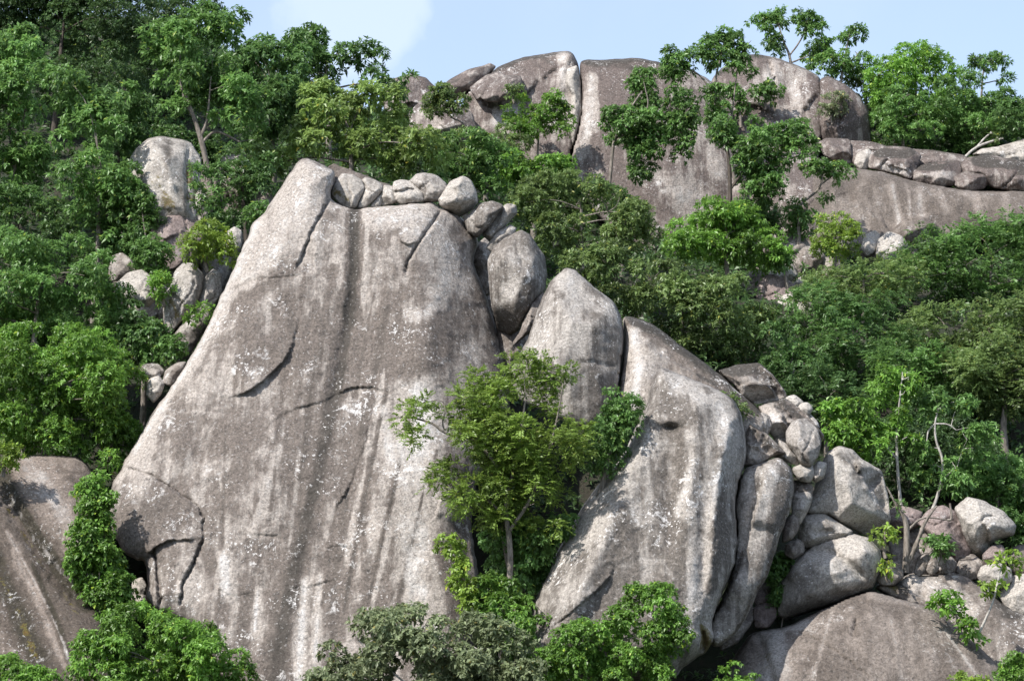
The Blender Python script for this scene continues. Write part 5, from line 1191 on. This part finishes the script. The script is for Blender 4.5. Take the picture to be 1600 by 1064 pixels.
# ------------------------------------------------------------------ middle slope
MS = 'trees and bushes on the middle slope'
plant('slope_tree', 'small bright tree on a thin stem before the summit cleft', [(786, 175), (806, 150), (835, 142), (868, 144), (888, 168), (893, 196), (878, 222), (850, 214), (820, 218), (795, 205)], 174, 'mid', 'bright', r=17, gap=0.12, trunk=[[(838, 300, 4), (840, 250, 3.6), (842, 205, 3), (844, 170, 1.5)]], group=MS, tone=0.4)
plant('slope_bush', 'olive bush with a crooked stem on the summit foot', [(660, 150), (685, 134), (714, 132), (734, 150), (730, 172), (700, 176), (672, 188), (662, 170)], 172, 'mid', 'olive', r=15, gap=0.1, cat='bush', trunk=[[(733, 206, 3), (722, 190, 2.6), (702, 184, 2.4), (694, 168, 1.5)]], group=MS)
plant('slope_bush', 'tiny olive bush beside the jutting lump of the dome', [(790, 140), (804, 130), (818, 138), (816, 152), (798, 156)], 174, 'mid', 'olive', r=9, cat='bush', base=(804, 162), group=MS)
plant('slope_bush', 'dark bush just behind the rounded crest stones', [(660, 250), (700, 215), (740, 205), (790, 225), (800, 262), (790, 310), (760, 320), (720, 290), (690, 285)], 146, 'mid', 'mid', r=24, cat='bush', group=MS, tone=0.4)
plant('slope_bush', 'olive-tipped bush between the yellow tree and the summit', [(690, 225), (720, 200), (780, 195), (830, 215), (800, 250), (740, 262), (700, 258)], 160, 'mid', 'olive', r=20, cat='bush', group=MS)
plant('slope_bush', 'rich green bush under the small bright tree', [(752, 262), (776, 240), (820, 234), (862, 232), (900, 250), (914, 276), (890, 300), (830, 306), (780, 300)], 156, 'vine', 'bright', r=22, cat='bush', group=MS, tone=0.38)
plant('slope_tree', 'large olive tree with brown twigs right of the crest stones', [(792, 320), (812, 290), (850, 274), (900, 272), (950, 286), (1000, 318), (1030, 352), (1020, 390), (960, 400), (900, 400), (856, 404), (820, 370)], 146, 'small', 'olive', r=28, twigs=18, group=MS, gap=0.1, tone=0.55)
plant('slope_tree', 'wide dark olive tree above the long sloping slab', [(850, 430), (880, 392), (930, 380), (990, 384), (1050, 412), (1110, 420), (1176, 440), (1206, 476), (1196, 530), (1160, 580), (1110, 566), (1050, 530), (1000, 490), (960, 476), (910, 440)], 138, 'mid', 'olive', r=30, twigs=18, group=MS, tone=0.42)
plant('slope_tree', 'rounded vivid green tree in the middle of the slope', [(1038, 385), (1056, 346), (1096, 314), (1140, 308), (1180, 326), (1212, 360), (1230, 400), (1216, 426), (1170, 420), (1110, 400), (1060, 402)], 152, 'mid', 'bright', r=24, fill=3.6, group=MS, tone=0.55)
plant('slope_tree', 'vine-draped tree with a slim stem before the brown summit face', [[(978, 130), (990, 106), (1016, 104), (1030, 130), (1016, 146), (988, 150)], [(936, 180), (960, 164), (990, 170), (1000, 200), (980, 222), (945, 224)], [(984, 160), (1014, 140), (1046, 150), (1050, 200), (1030, 250), (1004, 290), (986, 270), (980, 210)], [(1046, 130), (1074, 136), (1090, 170), (1084, 225), (1070, 258), (1050, 240), (1046, 190)]], 164, 'vine', 'mid', r=17, D=1.6, gap=0.0, fill=3.6, group=MS, tone=0.5,
      trunk=[[(950, 310, 6), (954, 270, 5.5), (958, 220, 5), (972, 190, 4), (1000, 150, 2.5)], [(958, 220, 4), (990, 200, 3), (1016, 170, 2.4), (1006, 130, 1.4)], [(962, 205, 3), (1010, 196, 2.6), (1050, 170, 2)]])
plant('slope_tree', 'open-crowned tree rising over the dome from the cleft', [[(1028, 110), (1040, 76), (1062, 68), (1080, 90), (1076, 122), (1050, 132)], [(1082, 82), (1104, 50), (1136, 44), (1164, 60), (1180, 90), (1178, 118), (1150, 112), (1110, 110), (1090, 120)], [(1094, 140), (1120, 126), (1136, 150), (1130, 190), (1108, 190)]], 170, 'broad', 'mid', r=16, gap=0.05, fill=3.6, group=MS, tone=0.5,
      trunk=[[(1150, 290, 6), (1136, 230, 5.5), (1122, 180, 5), (1116, 130, 4), (1130, 80, 2)], [(1120, 160, 4), (1100, 120, 3), (1060, 100, 2)], [(1140, 240, 3), (1146, 160, 2.5), (1152, 110, 1.6)]])
plant('slope_tree', 'leafy tree with dark trunk below the summit dome', [[(1106, 196), (1126, 184), (1150, 192), (1150, 224), (1120, 234), (1104, 220)], [(1150, 210), (1176, 186), (1214, 192), (1236, 214), (1230, 260), (1216, 310), (1180, 325), (1158, 290), (1146, 250)], [(1230, 190), (1252, 178), (1272, 200), (1268, 236), (1244, 246), (1228, 226)]], 160, 'broad', 'mid', r=19, gap=0.0, fill=3.6, group=MS, tone=0.52, bark='dark',
      trunk=[[(1140, 345, 8), (1141, 300, 7), (1140, 250, 6), (1132, 210, 3)], [(1142, 300, 5), (1166, 262, 4.5), (1190, 240, 3), (1240, 220, 1.8)], [(1192, 340, 4), (1198, 310, 3.5), (1192, 270, 2)]])
plant('slope_bush', 'small bush clinging to the rear dome face', [(1172, 140), (1188, 122), (1212, 128), (1226, 145), (1212, 160), (1184, 160)], 182, 'broad', 'mid', r=12, cat='bush', base=(1196, 172), group=MS)
plant('slope_bush', 'two sprigs of leaves low on the rear dome', [(1136, 140), (1150, 130), (1166, 150), (1172, 178), (1156, 182), (1144, 165)], 181, 'broad', 'mid', r=10, cat='bush', base=(1158, 200), group=MS)
plant('creeper', 'grey-green creeper patch on the rounded shoulder rock', [(1280, 170), (1296, 148), (1318, 142), (1326, 158), (1308, 176), (1290, 192)], 181, 'small', 'grey', r=10, D=0.3, cat='creeper', base=(1300, 195), group=MS)
plant('slope_tree', 'leaning little tree with a bent bare stem before the ledge', [[(1248, 262), (1262, 246), (1290, 244), (1316, 256), (1338, 276), (1340, 296), (1316, 286), (1296, 278), (1268, 276)], [(1262, 232), (1282, 226), (1290, 238), (1270, 246)], [(1278, 306), (1292, 302), (1300, 314), (1286, 320)]], 164, 'broad', 'mid', r=13, gap=0.1, group=MS, trunk=[[(1244, 330, 5), (1256, 314, 4.5), (1276, 300, 4), (1284, 286, 3.5), (1284, 270, 2.2)], [(1284, 288, 3), (1300, 276, 2)]])
plant('slope_tree', 'small yellow-green tree beneath the streaked cliff', [(1266, 372), (1276, 346), (1300, 332), (1330, 340), (1342, 366), (1336, 400), (1310, 412), (1282, 406)], 156, 'mid', 'lime', r=17, group=MS, tone=0.55, gap=0.1)
plant('slope_bush', 'dark bush hanging between the leafy tree and the yellow-green tree', [(1226, 336), (1240, 312), (1268, 316), (1276, 345), (1264, 374), (1236, 372)], 161, 'broad', 'mid', r=14, cat='bush', group=MS)
plant('slope_bush', 'leafy sprays over the scree stones', [(1200, 400), (1230, 390), (1262, 412), (1256, 432), (1222, 432), (1202, 420)], 152, 'broad', 'mid', r=12, cat='bush', gap=0.3, group=MS)
plant('slope_bush', 'dense low bush at the foot of the summit face', [(896, 300), (930, 284), (980, 300), (1010, 330), (1000, 360), (940, 350), (900, 330)], 158, 'mid', 'deep', r=20, cat='bush', group=MS)
plant('slope_bush', 'green bush below the dark trunk of the leafy tree', [(1130, 330), (1160, 310), (1210, 320), (1226, 350), (1200, 372), (1150, 360)], 164, 'mid', 'deep', r=18, cat='bush', group=MS)

# ------------------------------------------------------------------ skyline at the upper right
SK = 'trees on the right-hand skyline'
plant('skyline_tree', 'spreading skyline tree, tallest of the right-hand ridge', [[(1168, 36), (1186, 20), (1214, 14), (1240, 22), (1232, 44), (1204, 52), (1184, 46)], [(1236, 20), (1262, 10), (1284, 30), (1288, 56), (1262, 64), (1244, 48)], [(1186, 70), (1206, 52), (1226, 62), (1222, 84), (1194, 86)], [(1254, 70), (1276, 54), (1300, 66), (1300, 96), (1270, 104), (1252, 92)]], 192, 'broad', 'mid', r=13, gap=0.1, fill=3.4, group=SK, tone=0.5, scale=0.9,
      trunk=[[(1236, 150, 5), (1236, 100, 4.6), (1232, 82, 4), (1224, 68, 3), (1216, 40, 1.8)], [(1234, 88, 3), (1254, 60, 2.5), (1262, 34, 1.5)], [(1236, 100, 3), (1262, 88, 2)]])
plant('skyline_tree', 'thin tree with open branches beside the tallest skyline tree', [[(1306, 56), (1318, 36), (1340, 36), (1352, 54), (1334, 66), (1316, 66)], [(1276, 92), (1300, 80), (1330, 76), (1358, 90), (1352, 118), (1310, 122), (1284, 114)]], 190, 'broad', 'mid', r=12, gap=0.15, fill=3.4, group=SK, trunk=[[(1312, 160, 4), (1316, 110, 3.4), (1322, 80, 2.6), (1328, 50, 1.5)], [(1316, 108, 2.5), (1340, 86, 1.6)]], scale=0.9)
plant('skyline_tree', 'olive bush tree right behind the rounded shoulder rock', [(1276, 110), (1300, 104), (1340, 112), (1372, 124), (1376, 180), (1362, 210), (1344, 150), (1318, 132), (1290, 122)], 192, 'mid', 'olive', r=16, group=SK)
plant('skyline_tree', 'bright yellow-green tree in the middle of the right skyline', [(1352, 110), (1370, 84), (1396, 76), (1430, 68), (1462, 80), (1492, 98), (1500, 130), (1490, 180), (1440, 190), (1390, 200), (1360, 170)], 188, 'mid', 'bright', r=19, fill=3.4, group=SK, tone=0.6, twigs=10, gap=0.1)
plant('skyline_tree', 'pale green tree below the bright one, above the ledge', [(1360, 150), (1400, 140), (1450, 150), (1470, 190), (1460, 230), (1410, 232), (1364, 222)], 183, 'mid', 'mid', r=18, twigs=18, group=SK, tone=0.62)
plant('skyline_tree', 'umbrella-topped tree near the right end of the skyline', [[(1502, 108), (1512, 90), (1540, 84), (1572, 86), (1578, 98), (1556, 112), (1524, 122)], [(1556, 124), (1574, 116), (1584, 124), (1570, 134)]], 190, 'whorl', 'mid', r=13, group=SK, trunk=[[(1532, 190, 4), (1534, 140, 3.4), (1536, 116, 2.6), (1540, 100, 1.5)], [(1536, 130, 2.2), (1568, 124, 1.4)]], scale=0.75)
plant('skyline_tree', 'dense tree filling the slope under the umbrella-topped tree', [(1462, 130), (1500, 108), (1540, 128), (1580, 150), (1590, 200), (1560, 232), (1500, 240), (1460, 226), (1450, 180)], 184, 'mid', 'mid', r=20, twigs=18, group=SK, tone=0.5)
plant('skyline_tree', 'tree cut by the right edge of the skyline', [(1552, 150), (1580, 132), (1620, 136), (1670, 140), (1670, 240), (1600, 230), (1560, 222)], 182, 'mid', 'deep', r=19, group=SK, tone=0.6)
plant('dead_branch', 'bleached fallen branches above the ledge', [(1545, 216), (1556, 208), (1566, 214), (1558, 224)], 181, 'small', 'olive', bark='pale', cat='branch', r=6, dens=0.3, trunk=[[(1508, 246, 5), (1522, 232, 4.5), (1544, 222, 4), (1568, 216, 2)], [(1526, 232, 3.5), (1540, 214, 3), (1552, 206, 1.5)]], limbs=1)

# ------------------------------------------------------------------ wood on the right
RW = 'trees of the wood on the right'
plant('forest_tree', 'dark layered tree in the middle of the right wood', [(1196, 520), (1220, 470), (1270, 446), (1330, 440), (1390, 450), (1420, 490), (1420, 560), (1380, 610), (1310, 620), (1240, 610), (1200, 580)], 138, 'fine', 'deep', r=30, flat=0.62, D=3.2, fill=3.8, twigs=16, group=RW, tone=0.6, scale=1.1)
plant('forest_tree', 'lighter feathery tree just below the cliff and scree', [(1240, 470), (1262, 428), (1310, 414), (1370, 400), (1420, 392), (1450, 420), (1440, 460), (1390, 474), (1320, 468), (1270, 480)], 148, 'fine', 'olive', r=24, flat=0.62, D=3.2, fill=3.8, twigs=16, group=RW, tone=0.7)
plant('forest_tree', 'broad tree under the ledge at the right edge, topmost of the wood', [(1396, 400), (1430, 362), (1480, 346), (1540, 336), (1610, 330), (1680, 340), (1680, 470), (1600, 462), (1520, 470), (1450, 460), (1410, 440)], 152, 'fine', 'mid', r=28, flat=0.62, D=3.2, fill=3.8, twigs=16, group=RW, tone=0.52, gap=0.1, scale=1.1)
plant('forest_tree', 'wide layered tree at the right edge with horizontal sprays', [(1396, 540), (1420, 490), (1480, 466), (1560, 458), (1680, 460), (1680, 580), (1600, 590), (1520, 600), (1440, 590)], 142, 'fine', 'olive', r=28, flat=0.62, D=3.2, fill=3.8, twigs=16, group=RW, tone=0.6, scale=1.1)
plant('forest_tree', 'shadowy tree low in the right wood beside the boulder pile', [(1210, 600), (1250, 570), (1320, 580), (1370, 610), (1340, 680), (1290, 690), (1262, 650), (1226, 630)], 130, 'fine', 'dark', r=26, group=RW, tone=0.5)
plant('forest_tree', 'shadowed tree at the right edge below the layered sprays', [(1480, 600), (1540, 580), (1680, 580), (1680, 720), (1580, 710), (1520, 690), (1480, 650)], 136, 'fine', 'deep', r=28, flat=0.62, D=3.2, fill=3.8, twigs=16, group=RW, tone=0.45)
plant('forest_tree', 'dark tree deep behind the two pale trunks', [(1370, 640), (1430, 610), (1520, 640), (1560, 700), (1540, 780), (1460, 800), (1390, 780), (1370, 710)], 128, 'mid', 'dark', r=28, group=RW)
plant('forest_tree', 'bright broad-leaved tree on a pale trunk behind the triangular rock', [[(1270, 650), (1290, 628), (1330, 630), (1370, 620), (1400, 640), (1400, 700), (1372, 742), (1336, 726), (1300, 700), (1278, 684)], [(1340, 612), (1380, 574), (1416, 560), (1440, 580), (1430, 620), (1390, 640), (1350, 640)], [(1400, 640), (1424, 640), (1430, 700), (1404, 720)]], 120.5, 'broad', 'bright', r=22, gap=0.15, group=RW, tone=0.5, bark='pale',
      trunk=[[(1412, 870, 7), (1410, 810, 6), (1402, 740, 5), (1400, 690, 4), (1404, 630, 2.6), (1410, 580, 1.4)], [(1402, 720, 4), (1370, 680, 3), (1330, 660, 2)]])
plant('forest_tree', 'green tree around the sinuous white trunk', [[(1430, 640), (1450, 614), (1480, 604), (1516, 616), (1520, 640), (1490, 650), (1450, 660)], [(1500, 670), (1520, 648), (1550, 660), (1562, 690), (1540, 720), (1506, 712)], [(1420, 700), (1450, 690), (1462, 730), (1444, 770), (1420, 760)], [(1480, 720), (1520, 716), (1530, 760), (1500, 780), (1476, 760)]], 121, 'broad', 'mid', r=18, gap=0.1, group=RW, tone=0.55, bark='pale',
      trunk=[[(1424, 850, 6), (1450, 812, 5.5), (1464, 780, 5), (1472, 748, 4.4), (1474, 716, 4), (1462, 690, 3.6), (1460, 660, 3), (1466, 640, 1.8)], [(1470, 760, 4.5), (1480, 742, 4), (1496, 728, 2)], [(1461, 666, 3), (1450, 672, 2.6), (1448, 690, 1.6)], [(1462, 664, 3), (1482, 662, 2.4), (1494, 672, 1.4)]])
plant('forest_tree', 'light green bushy tree above the right-edge boulders', [(1470, 760), (1500, 716), (1550, 700), (1590, 720), (1660, 740), (1660, 830), (1600, 810), (1560, 790), (1510, 780)], 123, 'small', 'mid', r=24, group=RW, tone=0.62)
plant('forest_tree', 'dark bush tree behind the right-edge boulders', [(1540, 800), (1580, 770), (1670, 780), (1670, 880), (1600, 870), (1570, 840)], 122, 'mid', 'deep', r=22, group=RW)
plant('forest_tree', 'tree in the hollow between the olive tree and the layered wood', [(1180, 545), (1206, 500), (1250, 520), (1290, 560), (1280, 620), (1230, 620), (1200, 590)], 133, 'small', 'deep', r=24, group=RW, tone=0.4)
plant('forest_tree', 'mid-green tree behind the crown of the bright pale-trunked tree', [(1360, 560), (1420, 530), (1490, 550), (1500, 610), (1450, 640), (1380, 620)], 133, 'fine', 'mid', r=28, fill=3.4, group=RW, tone=0.5)
plant('forest_tree', 'olive tree filling the wood above the sinuous white trunk', [(1480, 560), (1540, 530), (1620, 540), (1660, 600), (1600, 650), (1520, 640)], 131, 'fine', 'olive', r=28, fill=3.4, group=RW, tone=0.5)
plant('snag', 'forked grey leafless tree standing among the boulders', [(1396, 790), (1404, 782), (1412, 790), (1404, 800)], 115.0, 'mid', 'mid', bark='grey', cat='tree', r=8, dens=0.3, limbs=1,
      trunk=[[(1415, 895, 11), (1417, 850, 10), (1416, 812, 8), (1400, 790, 4), (1384, 760, 2)], [(1428, 890, 8), (1432, 850, 7), (1446, 812, 5), (1464, 790, 3)], [(1417, 830, 4), (1440, 806, 3), (1480, 812, 1.6)], [(1486, 842, 4), (1488, 812, 4), (1484, 786, 3)]])
SP_ = 'small plants among the right-hand boulders'
plant('young_plant', 'sprig of big leaves under the triangular rock', [(1356, 832), (1370, 822), (1396, 826), (1404, 842), (1386, 856), (1366, 850)], 113.6, 'big', 'lime', cat='plant', r=12, D=0.5, base=(1384, 872), group=SP_, lay=2.2)
plant('young_plant', 'few-leaved sprig beside the round shaded stone', [(1376, 884), (1390, 872), (1402, 880), (1396, 896), (1380, 894)], 112.8, 'big', 'lime', cat='plant', r=9, D=0.4, base=(1388, 908), group=SP_, lay=1.6)
plant('shrub', 'dark green shrub before the pinkish slab', [(1448, 850), (1462, 834), (1486, 840), (1494, 858), (1476, 872), (1456, 868)], 114.4, 'broad', 'mid', cat='shrub', r=12, D=0.6, base=(1468, 884), group=SP_)
plant('shrub', 'bright leafy shrub on the ledge of the layered slab', [[(1456, 940), (1468, 922), (1494, 922), (1504, 944), (1498, 962), (1470, 958)], [(1490, 958), (1512, 964), (1534, 990), (1530, 1004), (1506, 994), (1494, 976)]], 109.2, 'big', 'bright', cat='shrub', r=13, D=0.6, base=(1496, 990), group=SP_)
plant('young_plant', 'young tree with a thin white stem on the layered slab', [[(1530, 918), (1546, 906), (1572, 910), (1570, 922), (1550, 932), (1536, 928)], [(1554, 872), (1576, 866), (1600, 860), (1604, 880), (1580, 890), (1560, 886)]], 109.6, 'big', 'lime', bark='pale', cat='plant', r=9, D=0.5, group=SP_, lay=2.0, trunk=[[(1530, 988, 4), (1544, 958, 3.6), (1554, 934, 3), (1560, 900, 2.4), (1570, 870, 1.6)]])
plant('creeper', 'dark creeper in the shade between the flank column and the pale boulder', [(1200, 890), (1214, 862), (1230, 858), (1236, 890), (1226, 930), (1240, 970), (1216, 985), (1204, 950)], 113.6, 'vine', 'mid', cat='creeper', r=14, D=0.4, base=(1220, 985), group=SP_)
plant('bush', 'bush cut off by the bottom right corner', [(1560, 1056), (1576, 1024), (1600, 1010), (1650, 1005), (1650, 1110), (1560, 1110)], 104, 'mid', 'bright', scale=0.82, cat='bush', r=18, group=SP_)
plant('bush', 'top of a bush peeping over the bottom edge before the brown dome', [(1478, 1064), (1500, 1056), (1530, 1058), (1556, 1070), (1550, 1120), (1480, 1120)], 102, 'mid', 'lime', cat='bush', r=13, group=SP_)
plant('shrub', 'tuft of dry weeds on the top of the front slab', [(1120, 612), (1140, 612), (1170, 640), (1176, 652), (1150, 645)], 113.5, 'small', 'olive', cat='shrub', r=7, D=0.3, base=(1150, 650), group=SP_, lay=1.5)
plant('bush', 'leaves at the foot of the lens-shaped boulder', [(1120, 1050), (1150, 1036), (1180, 1046), (1176, 1100), (1120, 1100)], 104.5, 'vine', 'bright', cat='bush', r=14, group=SP_)
